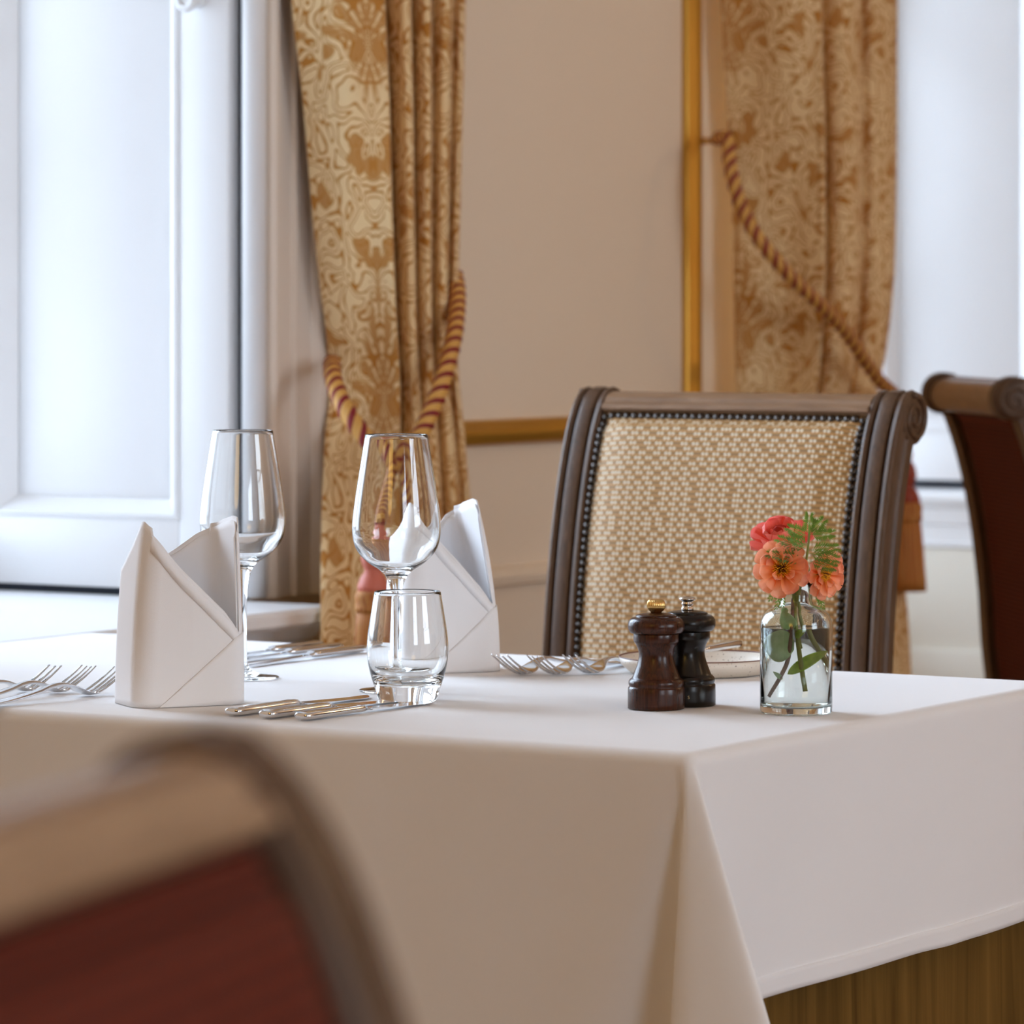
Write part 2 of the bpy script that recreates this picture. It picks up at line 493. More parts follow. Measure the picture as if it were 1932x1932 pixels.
# shutters folded into the reveals: framed board, recessed field, mouldings
def shutter(name, wy, z0, label, face=-1, x1=-.016, x0=-.46, knob_z=None, top=2.95):
    "panel standing against the reveal at y = wy, facing -y"
    root = empty(name, ((x0 + x1) / 2, wy, z0)); W = x1 - x0; H = top - z0
    st, br, t, mw, dp = .078, .092, .03, .026, .018
    y = lambda d: face * d
    a, b = -W/2, W/2
    def fb(nm, xa, xb, za, zb, d):
        lo, hi = sorted((y(0), y(d)))
        return box(nm, xa, xb, lo, hi, za, zb, M_PAINT, root, .002)
    fb('stile', b - st, b, 0, H, t); fb('stile', a, a + st * .8, 0, H, t)
    fb('bottom_rail', a + st * .8, b - st, 0, br, t); fb('top_rail', a + st * .8, b - st, H - br, H, t)
    fb('field', a + st * .8, b - st, br, H - br, t - dp)
    # bolection moulding round the field, mitred
    prof = [(0, t - dp), (0, t + .002), (.006, t + .004), (.011, t - .001), (.017, t - .007), (mw, t - dp + .001)]
    xa, xb, za, zb = a + st * .8, b - st, br, H - br
    vs, fs = [], []; n = len(prof)
    for (cx, cz, sx, sz) in ((xa, za, 1, 1), (xb, za, -1, 1), (xb, zb, -1, -1), (xa, zb, 1, -1)):
        for (o, d) in prof: vs.append((cx + sx * o, y(d), cz + sz * o))
    for c in range(4):
        e = (c + 1) % 4
        for i in range(n - 1): fs.append((c*n+i, c*n+i+1, e*n+i+1, e*n+i))
    me = fixn(pyd(vs, fs)); auto_smooth(link('panel_moulding', me, M_PAINT, root), 50)
    if knob_z:
        kb = link('knob', lathe([(.011, 0), (.011, .004), (.006, .007), (.006, .014), (.015, .02), (.0175, .026), (.016, .031), (.009, .033), (.008, .030), (.004, .030), (0, .032)], 32), M_PAINT, root)
        kb.rotation_euler = (PI / 2 * (-face), 0, 0); kb.location = (b - .046, y(t), knob_z - z0)
    return tag(root, label, 'shutter')
knz = z_at(3, -.055, W1B)
shutter('window_shutter', W1B - .001, SILL1 + .010, 'tall white panelled shutter with round knob in the left window reveal', knob_z=knz)
s2 = shutter('window_shutter', W2B - .001, SILL2 + .008, 'white panelled shutter in the right window reveal beyond the tassel')
shutter('window_shutter', W1A + .001, SILL1 + .010, 'white panelled shutter folded into the near side of the left window', face=1)
shutter('window_shutter', W2A + .001, SILL2 + .008, 'white panelled shutter behind the right curtain', face=1)

# first window: sill board and its moulded front, dark strips painting the shade under the shutter
sr = structure(empty('trim_1', (0, (W1A + W1B) / 2, SILL1)))
prof = [(-DEEP - .02, 0), (.150, 0), (.158, -.006), (.158, -.018), (.150, -.024), (.132, -.026), (.124, -.036), (.112, -.044), (.100, -.048), (.100, -.060), (-DEEP - .02, -.060)]
o = extrude_profile(prof, (0, -(W1B - W1A) / 2 - .04, 0), (0, (W1B - W1A) / 2 - .03, 0), (1, 0, 0), (0, 0, 1), M_PAINT, 'sill_board', sr)
# apron panel below the sill
structure(multi_box('trim_2', [(.061, .095, W1A, W1B - .04, 0, SILL1 - .062), (.095, .105, W1A, W1B - .04, .12, .14)], M_PAINT))

structure(multi_box('gap_shade_strips', [(-DEEP + .04, -.012, W1B - .024, W1B, SILL1, SILL1 + .0095), (-DEEP + .04, -.012, W2B - .024, W2B, SILL2 - .004, SILL2 + .0075), (-.0155, -.004, W1B - .006, W1B, SILL1, 2.95), (-.0155, -.004, W2B - .006, W2B, SILL2, 2.95)], M_GAPSHADE))  # dark strips laid in the shutter gaps to paint their shade
# architraves: far side of window one, near/far sides of window two
AW = .152
def architrave(name, y_in, sgn, z0):
    "y_in is the edge of the opening; moulding runs away from it along sgn"
    pr = [(0, .0), (0, .018), (.003, .024), (.010, .028), (.018, .028), (.024, .022), (.026, .016), (.060, .016), (.064, .022), (.070, .022), (.074, .017), (.100, .020), (.108, .030), (.118, .034), (.128, .034), (.140, .026), (.148, .020), (AW, .012), (AW, .0)]
    pr2 = [(d, a * sgn) for a, d in pr]
    p0 = (0, y_in, z0); p1 = (0, y_in, 2.98)
    return structure(extrude_profile(pr2, p0, p1, (1, 0, 0), (0, 1, 0), M_PAINT_SHADED, name))
architrave('trim_3', W1B + .006, 1, SILL1 + .002)
architrave('trim_4', W1A - .006, -1, 0.0)
architrave('trim_5', W2B + .006, 1, 0.0)
# white bead at the opening edge
bd = link('trim_6', tube_mesh([(.012, W1B - .012, SILL1 + .004), (.012, W1B - .012, 2.98)], .016, 16), M_PAINT); structure(bd)
bd = link('trim_7', tube_mesh([(.012, W2B - .012, 0.0), (.012, W2B - .012, 2.98)], .016, 16), M_PAINT); structure(bd)

# second window: moulded dado inside the reveal, cream panels below
rv = structure(empty('trim_8', (0, W2B, 0)))
z = lambda py: z_at(py, -.2, W2B)
prof = [(0, z(930) + .012), (.034, z(926)), (.040, z(934)), (.040, z(944)), (.028, z(950)), (.018, z(962)), (.016, z(975)), (.014, z(990)), (.008, z(994)), (.008, z(1024)), (.012, z(1027)), (.012, z(1033)), (0, z(1036))]
extrude_profile([(-o, h) for o, h in prof], (-DEEP + .03, 0, 0), (0, 0, 0), (0, 1, 0), (0, 0, 1), M_PAINT, 'dado_moulding', rv)
box('panel_board', -DEEP + .03, 0, -.006, 0, 0, z(1036), M_CREAM, rv)
box('plinth_board', -DEEP + .03, 0, -.018, -.006, 0, z(1228), M_CREAM, rv, .003)
# gilt frame moulding on the pier
pr = [(0, 0), (.010, 0), (.018, .004), (.022, .012), (.020, .020), (.014, .024), (.012, .030), (.006, .036), (0, .036)]
gy0, gy1 = 4.56, wy_at(1308, .01)
gz = .952
gr = structure(empty('trim_9', (0, gy1, gz)))
vs, fs = [], []; n = len(pr)
for (cy, cz, sy, sz) in ((gy0 - gy1, 0, 1, 1), (.018, 0, -1, 1), (.018, 1.95, -1, -1), (gy0 - gy1, 1.95, 1, -1)):
    for (o_, h_) in pr: vs.append((o_, cy + sy * h_, cz - .014 + sz * h_))
for c in range(4):
    e = (c + 1) % 4
    for i in range(n - 1): fs.append((c*n+i, c*n+i+1, e*n+i+1, e*n+i))
auto_smooth(link('gilt_moulding', fixn(pyd(vs, fs)), M_GILT, gr), 60)
# low dado rail in wall colour behind the chair
structure(extrude_profile([(0, 0), (.018, .004), (.022, .016), (.012, .026), (0, .03)], (0, W1B + AW + .01, .735), (0, W2A - .01, .735), (1, 0, 0), (0, 0, 1), M_WALL, 'trim_10'))

# ------------------------------------------------------------------ curtains
def curtain(name, ctrl, left, right, y_levels, label, seed=0):
    """ctrl: [(fraction across, distance from wall)], left/right: image columns per level.
    The sheet is one continuous folded cloth; UV holds metres of cloth."""
    NU, NV = 220, 110
    zt, zb = 2.95, .012
    vs, us, fs = [], [], []
    cur = crom(ctrl, NU)
    rnd = random.Random(seed)
    ph = [rnd.uniform(0, 6) for _ in range(4)]
    ulen = None
    rows = []
    for j in range(NV + 1):
        zz = zt + (zb - zt) * j / NV
        dref = y_levels['d']
        py = HY + (CZ - zz) / dref * F
        L, R = smooth_interp(py, left), smooth_interp(py, right)
        row = []
        for i, (f, x) in enumerate(cur):
            dx = 1.0 + y_levels['amp'] * math.exp(-((py - y_levels['tie']) / 190.0) ** 2) * -.25
            xx = x * dx + .006 * math.sin(7 * f + zz * 3.1 + ph[0]) + .004 * math.sin(13 * f - zz * 5 + ph[1])
            xx = max(.04, xx) + y_levels.get('out', 0) * (1 - min(1, max(0, (zz - .72) / .26))) ** 1.5 * (1 - .55 * f)
            yy = wy_at(L + (R - L) * f, xx)
            row.append(Vector((xx, yy, zz)))
        rows.append(row)
    # cloth coordinate from a mid row
    base = rows[NV // 2]; s = 0; su = [0]
    for a, b in zip(base, base[1:]): s += (b - a).length; su.append(s)
    for j, row in enumerate(rows):
        for i, p in enumerate(row):
            vs.append(p); us.append((su[i] * y_levels['ux'] + y_levels['u0'], p.z * 1.0 + y_levels['v0']))
    for j in range(NV):
        for i in range(NU - 1):
            a = j * NU + i; fs.append((a, a + NU, a + NU + 1, a + 1))
    o = link(name, pyd(vs, fs, us), M_DAMASK)
    md = o.modifiers.new('thick', 'SOLIDIFY'); md.thickness = .004; md.offset = 0
    return tag(o, label, 'curtain')
ctrl1 = [(0, .052), (.06, .066), (.20, .092), (.38, .125), (.50, .150), (.535, .152), (.53, .115), (.545, .095), (.58, .115), (.65, .142), (.685, .140), (.68, .110), (.70, .100), (.75, .125), (.795, .135), (.80, .108), (.83, .105), (.88, .128), (.92, .128), (.92, .100), (.95, .098), (.985, .112), (1.0, .100), (.99, .055)]
curtain('window_curtain', ctrl1,
        [(-800, 500), (0, 548), (200, 572), (400, 590), (600, 612), (700, 624), (760, 622), (830, 613), (1000, 606), (1300, 604), (2200, 600)],
        [(-800, 895), (0, 876), (200, 871), (400, 866), (560, 862), (650, 861), (720, 864), (800, 872), (900, 881), (1000, 888), (1300, 893), (2200, 900)],
        {'d': 5.5, 'tie': 790, 'amp': 1.0, 'out': .13, 'ux': 1.25, 'u0': .02, 'v0': .1},
        'ochre damask curtain left of the bare wall, tied with a striped rope', 1)
ctrl2 = [(0, .045), (.06, .06), (.2, .09), (.4, .14), (.52, .165), (.565, .17), (.56, .125), (.575, .11), (.63, .13), (.72, .15), (.785, .152), (.78, .12), (.80, .105), (.86, .125), (.94, .140), (.985, .14), (1.0, .125), (.99, .085), (.96, .06)]
curtain('window_curtain', ctrl2,
        [(-800, 1340), (0, 1362), (300, 1378), (600, 1386), (800, 1388), (1265, 1394), (2200, 1398)],
        [(-800, 1700), (0, 1691), (300, 1690), (500, 1686), (600, 1678), (700, 1664), (760, 1652), (830, 1664), (900, 1684), (1000, 1694), (1265, 1716), (2200, 1740)],
        {'d': 6.4, 'tie': 760, 'amp': .6, 'ux': 1.25, 'u0': .135, 'v0': .02},
        'ochre damask curtain right of the gilt moulding, behind the gold chair', 2)

def rope(name, path, parent, rad=.0105, pitch=.042):
    "three-strand twisted cord"
    pts = [Vector(p) for p in path]
    L = 0; acc = [0]
    for a, b in zip(pts, pts[1:]): L += (b - a).length; acc.append(L)
    N = max(24, int(L / .0024)); cen = []
    for k in range(N + 1):
        t = L * k / N
        i = max(q for q in range(len(acc)) if acc[q] <= t + 1e-9); i = min(i, len(pts) - 2)
        f = (t - acc[i]) / max(1e-9, acc[i+1] - acc[i]); cen.append(pts[i].lerp(pts[i+1], f))
    parts = []
    for s in range(6):
        line = []; prev = None
        for k, c in enumerate(cen):
            t = (cen[min(k+1, N)] - cen[max(k-1, 0)]).normalized()
            a = Vector((1, 0, 0)) if prev is None else prev
            nrm = (a - t * a.dot(t)); 
            if nrm.length < 1e-4: nrm = Vector((0, 1, 0)) - t * t.y
            nrm.normalize(); prev = nrm; bi = t.cross(nrm)
            an = 2 * PI * (L * k / N) / pitch + s * PI / 3
            line.append(c + (nrm * math.cos(an) + bi * math.sin(an)) * rad * .64)
        v, f = tube(line, rad * (.44 if s % 3 == 0 else .37), 8)
        parts.append((v, f, 1 if s % 3 == 0 else 0))
    return link(name, join_parts(parts), [M_ROPEY, M_ROPER], parent)
def tassel(parent, top, h, r, m_head=None):
    "bell head, netted collar, fringe skirt; top is where the cord enters"
    m_head = m_head or M_PINK
    hd = link('tassel_head', lathe([(0, 0), (r*.38, -.01*h), (r*.5, -.06*h), (r*.42, -.10*h), (r*.66, -.14*h), (r*.78, -.20*h), (r*.62, -.25*h), (r*.52, -.27*h), (r*.80, -.31*h), (r*1.0, -.36*h), (r*.98, -.40*h)], 40), m_head, parent)
    cl = link('tassel_collar', lathe([(r*.95, -.385*h), (r*1.06, -.40*h), (r*1.12, -.43*h), (r*1.06, -.46*h), (r*1.10, -.48*h), (r*1.12, -.50*h), (r*1.02, -.52*h)], 60, ridges=30, ramp=.03, uv=True), M_FRINGE, parent)
    sk = link('tassel_fringe', lathe([(r*.98, -.50*h), (r*1.1, -.60*h), (r*1.22, -.75*h), (r*1.32, -.9*h), (r*1.38, -1.0*h), (r*1.2, -1.0*h), (r*.3, -.99*h)], 96, ridges=24, ramp=.035, uv=True), M_FRINGE, parent)
    for q in (hd, cl, sk): q.location = top
def wall_pt(px, py, wx):
    y = wy_at(px, wx); return Vector((wx, y, z_at(py, wx, y)))
# left tie: U-shaped loop round the curtain, knot, two hanging tassels
tb = empty('curtain_tieback', wall_pt(745, 850, .17))
tag(tb, 'crimson and gold twisted rope with tassels round the left curtain', 'tieback')
inv = lambda p: p - tb.location
cp = [wall_pt(858, 520, .075), wall_pt(863, 560, .112), wall_pt(857, 630, .155), wall_pt(838, 710, .178), wall_pt(812, 780, .185), wall_pt(785, 835, .190), wall_pt(752, 868, .195), wall_pt(722, 858, .190), wall_pt(690, 826, .178), wall_pt(655, 778, .155), wall_pt(636, 738, .125), wall_pt(627, 705, .095), wall_pt(626, 684, .06)]
rope('rope', [inv(Vector(p)) for p in crom([tuple(q) for q in cp], 80)], tb, .0115, .046)
kn = wall_pt(742, 862, .205)
rope('knot', [inv(kn + Vector((.012 * math.cos(a), .022 * math.sin(a), .012 * math.sin(2 * a)))) for a in [2 * PI * i / 24 for i in range(25)]], tb, .0095, .040)
t1 = wall_pt(704, 992, .285); t2 = wall_pt(776, 930, .205)
rope('hanging_cord', [inv(Vector(p)) for p in crom([tuple(kn), tuple(wall_pt(724, 925, .235)), tuple(t1)], 24)], tb, .0095, .040)
rope('hanging_cord', [inv(Vector(p)) for p in crom([tuple(kn), tuple(wall_pt(768, 890, .21)), tuple(t2 + Vector((0, 0, -.02)))], 20)], tb, .008, .036)
tassel(tb, inv(t1), .205, .0195)
# right tie: from its hook on the pier down across the curtain
hk = wall_pt(1340, 266, .03)
tb2 = empty('curtain_tieback', wall_pt(1690, 742, .17))
tag(tb2, 'long twisted rope slanting across the right curtain, russet tassel at its end', 'tieback')
inv2 = lambda p: p - tb2.location
cp = [wall_pt(1352, 262, .05), wall_pt(1372, 262, .09), wall_pt(1376, 300, .10), wall_pt(1386, 350, .115), wall_pt(1405, 405, .13), wall_pt(1440, 462, .16), wall_pt(1490, 520, .185), wall_pt(1545, 572, .20), wall_pt(1595, 625, .20), wall_pt(1632, 680, .195), wall_pt(1662, 722, .19), wall_pt(1684, 742, .175), wall_pt(1688, 762, .165)]
rope('rope', [inv2(Vector(p)) for p in crom([tuple(q) for q in cp], 90)], tb2, .0105, .046)
t3 = wall_pt(1692, 848, .165)
rope('hanging_cord', [inv2(Vector(p)) for p in crom([tuple(wall_pt(1688, 762, .165)), tuple(wall_pt(1686, 810, .165)), tuple(t3)], 14)], tb2, .004, .03)
tassel(tb2, inv2(wall_pt(1708, 842, .17)), .232, .024, m_head=M_REDT)
hook = empty('curtain_hook', hk)
tag(hook, 'small brass hook on the wall holding the right curtain rope', 'hook')
o = link('hook_stem', tube_mesh([(-.03, 0, 0), (0, 0, 0), (.016, .012, .004), (.02, .03, .012)], .005, 10), M_GOLDK, hook)
o = link('hook_rose', lathe([(.016, 0), (.016, .004), (.009, .009), (0, .01)], 24), M_GOLDK, hook); o.rotation_euler = (0, PI/2, 0); o.location = (-.03, 0, 0)

# ------------------------------------------------------------------ table and cloths
TX0, TX1, TY0, TY1 = .22, 1.4175, 2.950, 3.715
tbl = empty('dining_table', ((TX0 + TX1) / 2, (TY0 + TY1) / 2, 0))
tag(tbl, 'rectangular dining table under the white tablecloth', 'table')
hx, hy = (TX1 - TX0) / 2, (TY1 - TY0) / 2
box('tabletop', -hx + .06, hx - .065, -hy + .09, hy - .09, .72, .752, M_RAIL, tbl)
for sx in (-1, 1):
    for sy in (-1, 1):
        box('leg', sx * (hx - .14) - .03, sx * (hx - .14) + .03, sy * (hy - .15) - .03, sy * (hy - .15) + .03, 0, .719, M_WOOD, tbl, .004)

def cloth(name, x0, x1, y0, y1, ztop, rad, drops, lobe, m, label, wave=.003, seed=3, zmin=None):
    """drops: overhang on (front, right, back, left). Perimeter samples go round the table;
    each corner gets a hanging fold."""
    rnd = random.Random(seed)
    per = []      # (base point, outward normal, corner param or None, distance info)
    NS, NCn = 70, 56
    cor = [(x0, y0), (x1, y0), (x1, y1), (x0, y1)]
    nor = [(0, -1), (1, 0), (0, 1), (-1, 0)]
    for s in range(4):
        a, b = cor[s], cor[(s + 1) % 4]
        Ls = math.dist(a, b)
        for k in range(NS):
            f = .5 - .5 * math.cos(PI * k / (NS - 1)) * (1 if True else 0)
            f = .35 * (k / (NS - 1)) + .65 * f
            per.append(('s', s, f * Ls, (1 - f) * Ls, (a[0] + (b[0]-a[0]) * f, a[1] + (b[1]-a[1]) * f)))
        for k in range(1, NCn):
            per.append(('c', s, k / NCn, 0, b))
    n = len(per)
    ph = [rnd.uniform(0, 6.28) for _ in range(8)]
    # fold cross-section per unit depth in (along outward of side s+1, along outward of side s) axes
    lobec = crom(lobe, NCn + 1)
    NR, ND = 7, 46
    vs, us = [], []
    def side_pt(s, dl, dr, base, dep, drop):
        nx, ny = nor[s]; tx, ty = -ny, nx          # tangent along the walk
        w = wave * math.sin(9 * (dl) + ph[s]) * min(1, dep / .12) + .6 * wave * math.sin(23 * dl + 6 * dep + ph[s + 4]) * min(1, dep / .12)
        fl = .018 * dep
        if s in CREASE: w += .0035 * max(0, 1 - abs(dl - CREASE[s]) / .05) * min(1, dep / .05)
        # valleys beside the hanging corner folds
        val = 0
        for dist in (dl, dr):
            if dep > 1e-6: val += -.13 * dep * math.exp(-((dist - .10 * dep) / (.16 * dep + .004)) ** 2)
        o = w + fl + val * VAL[s] * (wave < .005)
        return Vector((base[0] + nx * (rad + o), base[1] + ny * (rad + o), 0))
    CREASE = {0: .86, 1: .455} if wave < .005 else {}
    VAL = [1, .25, .25, .25]
    rows = []
    for r in range(NR + ND + 1):
        row = []
        for (kind, s, a, b, base) in per:
            if r <= NR:
                th = PI / 2 * r / NR; off = rad * math.sin(th); dz = rad * (1 - math.cos(th)); dep = 0
            else:
                q = (r - NR) / ND
            if kind == 's':
                nx, ny = nor[s]
                if r <= NR: p = Vector((base[0] + nx * off, base[1] + ny * off, ztop - dz))
                else:
                    dep = q * drops[s]
                    p = side_pt(s, a, b, base, dep, drops[s]); p.z = ztop - rad - dep
            else:
                f = a; s2 = (s + 1) % 4
                n1, n2 = nor[s], nor[s2]
                an = f * PI / 2
                d2 = Vector((n1[0] * math.cos(an) + n2[0] * math.sin(an), n1[1] * math.cos(an) + n2[1] * math.sin(an), 0))
                if r <= NR: p = Vector((base[0], base[1], ztop - dz)) + d2 * off
                else:
                    # rectangular corner of the cloth: how far it reaches along this direction
                    da, db = drops[s], drops[s2]
                    ca, sa = math.cos(an), math.sin(an)
                    reach = min(da / max(ca, 1e-6), db / max(sa, 1e-6))
                    dep = q * reach
                    l2, l1 = lobec[int(round(f * NCn))]
                    e0 = side_pt(s, 10, 0, base, dep, 0) if False else None
                    v0 = .018 * dep
                    p = Vector((base[0], base[1], 0)) + d2 * rad
                    p += Vector((n2[0], n2[1], 0)) * (l2 * dep) + Vector((n1[0], n1[1], 0)) * (l1 * dep)
                    sl = math.hypot(l1, l2)
                    p.z = ztop - rad - dep * math.sqrt(max(.2, 1 - .35 * sl * sl))
            if zmin is not None: p.z = max(p.z, zmin)
            row.append(p)
        rows.append(row)
    for row in rows: vs += row
    fs = [tuple(range(n))]
    for r in range(len(rows) - 1):
        for k in range(n):
            q = (k + 1) % n
            fs.append((r*n+k, (r+1)*n+k, (r+1)*n+q, r*n+q))
    me = pyd(vs, fs)
    bm = bmesh.new(); bm.from_mesh(me); bmesh.ops.recalc_face_normals(bm, faces=bm.faces)
    bm.to_mesh(me); bm.free()
    o = link(name, me, m)
    md = o.modifiers.new('thick', 'SOLIDIFY'); md.thickness = .0012; md.offset = -1
    if wave < .005:
        hv, hf = [], []
        for row in rows[-5:]: hv += row
        for r in range(4):
            for k in range(n):
                q = (k + 1) % n; hf.append((r*n+k, (r+1)*n+k, (r+1)*n+q, r*n+q))
        h = link('hem', fixn(pyd(hv, hf)), m, o); md = h.modifiers.new('thick', 'SOLIDIFY'); md.thickness = .0030; md.offset = 0
    return tag(o, label, 'tablecloth')
lobe = [(0, -.07), (.018, -.058), (.012, -.01), (-.02, .05), (-.015, .095), (.05, .125), (.16, .12), (.28, .105), (.36, .085), (.37, .06), (.30, .045), (.18, .03), (.08, .015), (.02, .005), (-.004, 0)]
cloth('tablecloth', TX0, TX1 - .012, TY0 + .012, TY1 - .012, TZ, .012, (.36, .208, .36, .208), lobe, M_CLOTH,
      'plain white tablecloth hanging over the table with a corner fold')
lobe2 = [(0, 0), (.005, .003), (.01, .008), (.008, .01), (.006, .006), (.003, .006), (0, 0)]
cloth('undercloth', TX0 + .035, TX1 - .045, TY0 + .062, TY1 - .034, TZ - .006, .008, (.742, .742, .742, .742), [(0, 0), (-.01, .0), (.01, .01), (.02, .02), (.01, .01), (0, -.01), (0, 0)], M_VELVET,
      'brown velvet undercloth showing below the white hem', wave=.006, seed=9, zmin=.004)

# ------------------------------------------------------------------ chairs
CPROF = [(-.02, .50), (-.006, .62), (0, .711), (.012, .811), (.030, .903), (.053, .977), (.074, 1.0165), (.092, 1.0335)]
def chair(label, front, loc, rz, nails=True, zs=1.0, scale=1.0):
    root = empty('dining_chair', loc, rz); root.scale = (scale, scale, scale * zs)
    tag(root, label, 'chair', None)
    W, PW, PD = .445, .044, .046
    # post path: up the back then over into a scroll
    path = [(y, z) for y, z in crom([(.06, 0.0), (.02, .22), (-.02, .42)] + CPROF, 60)]
    cy, cz, R = .104, 1.002, .0345
    for k in range(1, 17):
        a = math.radians(104 - k * 17); rr = R * (1 - .018 * k)
        path.append((cy + rr * math.cos(a), cz + rr * math.sin(a)))
    path = [Vector((0, y, z)) for y, z in path]
    # section: outer bead | groove | broad face | inner bead, across x; front is -normal
    hw = PW / 2
    sec = [(-hw, .012), (-hw, 0.004), (-hw + .0015, .001), (-hw + .004, 0), (-hw + .0085, .001), (-hw + .0095, .007), (-hw + .0125, .007), (-hw + .0135, .0008), (-hw + .016, 0), (hw - .016, 0), (hw - .0135, .0008), (hw - .0125, .007), (hw - .0095, .007), (hw - .0085, .001), (hw - .004, 0), (hw - .0015, .001), (hw, .004), (hw, .012), (hw - .002, .016), (hw, .022), (hw - .003, .027), (hw, .032), (hw, 1.0), (-hw, 1.0), (-hw, .032), (-hw + .003, .027), (-hw, .022), (-hw + .002, .016)]
    for sx in (-1, 1):
        vs, fs = [], []; n = len(sec); N = len(path)
        for i, p in enumerate(path):
            t = (path[min(i+1, N-1)] - path[max(i-1, 0)]).normalized()
            nrm = Vector((0, t.z, -t.y))       # towards the back
            depth = PD if i < 52 else max(.012, PD - (i - 52) * .0016)
            if i >= 60: depth = max(.010, .020 - (i - 60) * .0006)
            for (x, d) in sec:
                dd = d if d < .9 else depth
                dd = min(dd, depth)
                vs.append(p + Vector((x * sx, 0, 0)) + nrm * dd)
        for i in range(N - 1):
            for k in range(n):
                q = (k + 1) % n
                fs.append((i*n+k, i*n+q, (i+1)*n+q, (i+1)*n+k))
        fs += [tuple(range(n)), tuple((N-1)*n + k for k in range(n))]
        post = auto_smooth(link('back_post', fixn(pyd(vs, fs)), M_WOOD, root), 26); post.location = (sx * (W/2 - hw), 0, 0)
        # volute carved on both cheeks of the scroll
        sp = []
        for k in range(46):
            a = math.radians(100 - k * 16); rr = .028 * (1 - k / 50)
            sp.append((sx * (hw + .001), cy + rr * math.cos(a), cz + rr * math.sin(a)))
        link('scroll', tube_mesh(sp, [.0042 * (1 - k / 70) for k in range(46)], 8), M_WOOD, post)
        disc = lathe([(.030, -hw), (.030, hw - .001), (.024, hw + .001), (0, hw)], 32)
        dk = link('scroll_cheek', disc, M_WOOD, post); dk.rotation_euler = (0, sx * PI/2, 0); dk.location = (0, cy, cz)
    iw = W / 2 - PW
    # rolled top rail: sweep of a rounded bar between posts
    prof = []
    for k in range(28):
        a = 2 * PI * k / 28
        prof.append((cy + .026 * math.cos(a), cz + .0255 * math.sin(a)))
    vs = [(x, y, z) for x in (-iw, iw) for (y, z) in prof]; n = len(prof)
    fs = [(i, (i+1) % n, n + (i+1) % n, n + i) for i in range(n)] + [tuple(range(n)), tuple(range(n, 2*n))]
    auto_smooth(link('top_rail', fixn(pyd(vs, fs)), M_RAIL, root), 50)
    # front lip of the rail
    lip = [(.071, 1.0085), (.068, 1.0105), (.070, 1.0155), (.076, 1.0175), (.077, 1.0185), (.079, 1.0235), (.088, 1.0285), (.098, 1.0305), (.104, 1.0295), (.104, .998), (.084, .998)]
    vs = [(x, y, z) for x in (-iw, iw) for (y, z) in lip]; n = len(lip)
    fs = [(i, (i+1) % n, n + (i+1) % n, n + i) for i in range(n)] + [tuple(range(n)), tuple(range(n, 2*n))]
    auto_smooth(link('rail_lip', fixn(pyd(vs, fs)), M_RAIL, root), 30)
    # upholstered panels front and rear
    pts = crom(CPROF[:6] + [(.0635, .993), (.0715, 1.0085)], 60)
    for nm, side, mm in (('back_upholstery', -1, front), ('rear_upholstery', 1, M_RED)):
        vs, us, fs = [], [], []; NX = 40; s = 0; prev = None
        for j, (y, z) in enumerate(pts):
            if prev: s += math.dist((y, z), prev)
            prev = (y, z)
            v = j / (len(pts) - 1)
            t = Vector((0, pts[min(j+1, 59)][0] - pts[max(j-1, 0)][0], pts[min(j+1, 59)][1] - pts[max(j-1, 0)][1])).normalized()
            nrm = Vector((0, t.z, -t.y))
            for i in range(NX + 1):
                f = i / NX; x = -iw + 2 * iw * f
                edge = min(f, 1 - f) * 2 * iw; edge = min(edge, (1 - v) * .18, .06) / .06
                bulge = .014 * math.sin(edge * PI / 2) 
                d = (.007 - bulge) if side < 0 else (.034 + bulge * .6)
                if side > 0: d = min(d, .040)
                q = Vector((x, y, z)) + nrm * d
                vs.append(q); us.append((x + .3, s + .2))
        for j in range(len(pts) - 1):
            for i in range(NX):
                a = j * (NX + 1) + i; fs.append((a, a + 1, a + NX + 2, a + NX + 1))
        link(nm, pyd(vs, fs, us), mm, root)
    # nail heads round the front panel
    if nails:
        nm_ = lathe([(.0048, -.002), (.0048, .0004), (.0040, .0022), (.0024, .0033), (0, .0037)], 14)
        L = [0]
        for a, b in zip(pts, pts[1:]): L.append(L[-1] + math.dist(a, b))
        def at_len(s):
            for i in range(len(L) - 1):
                if s <= L[i+1]:
                    f = (s - L[i]) / (L[i+1] - L[i]); a, b = pts[i], pts[i+1]
                    t = Vector((0, b[0]-a[0], b[1]-a[1])).normalized()
                    return (a[0] + (b[0]-a[0]) * f, a[1] + (b[1]-a[1]) * f, Vector((0, t.z, -t.y)))
        tot = L[-1]; spots = []
        for k in range(33):
            s = tot - .0085 - k * .0092
            for sx in (-1, 1): spots.append((sx * (iw - .0055), s, .0035))
        nt_ = 34
        for k in range(1, nt_): spots.append((-iw + .0055 + (2 * iw - .011) * k / nt_, tot - .0070, .0020))
        for (x, s, off) in spots:
            y, z, nrm = at_len(max(.001, s))
            o = link('nail', nm_, None, root)
            if not nm_.materials: nm_.materials.append(M_NAIL)
            o.location = Vector((x, y, z)) + nrm * off
            o.rotation_euler = Vector((0, 0, 1)).rotation_difference(-nrm).to_euler()
    # seat and legs
    st = crom([(-.235, .45), (-.22, .475), (-.1, .487), (.1, .487), (.22, .475), (.235, .45)], 20)
    me = pyd(*box_vf(-.235, .235, -.46, -.035, .43, .485))
    bm = bmesh.new(); bm.from_mesh(me); bmesh.ops.bevel(bm, geom=bm.edges[:], offset=.018, segments=4, affect='EDGES'); bm.to_mesh(me); bm.free()
    auto_smooth(link('seat', me, front if front is M_RED else M_WEAVE, root), 60)
    box('seat_rail', -.225, .225, -.45, -.02, .36, .429, M_WOOD, root, .006)
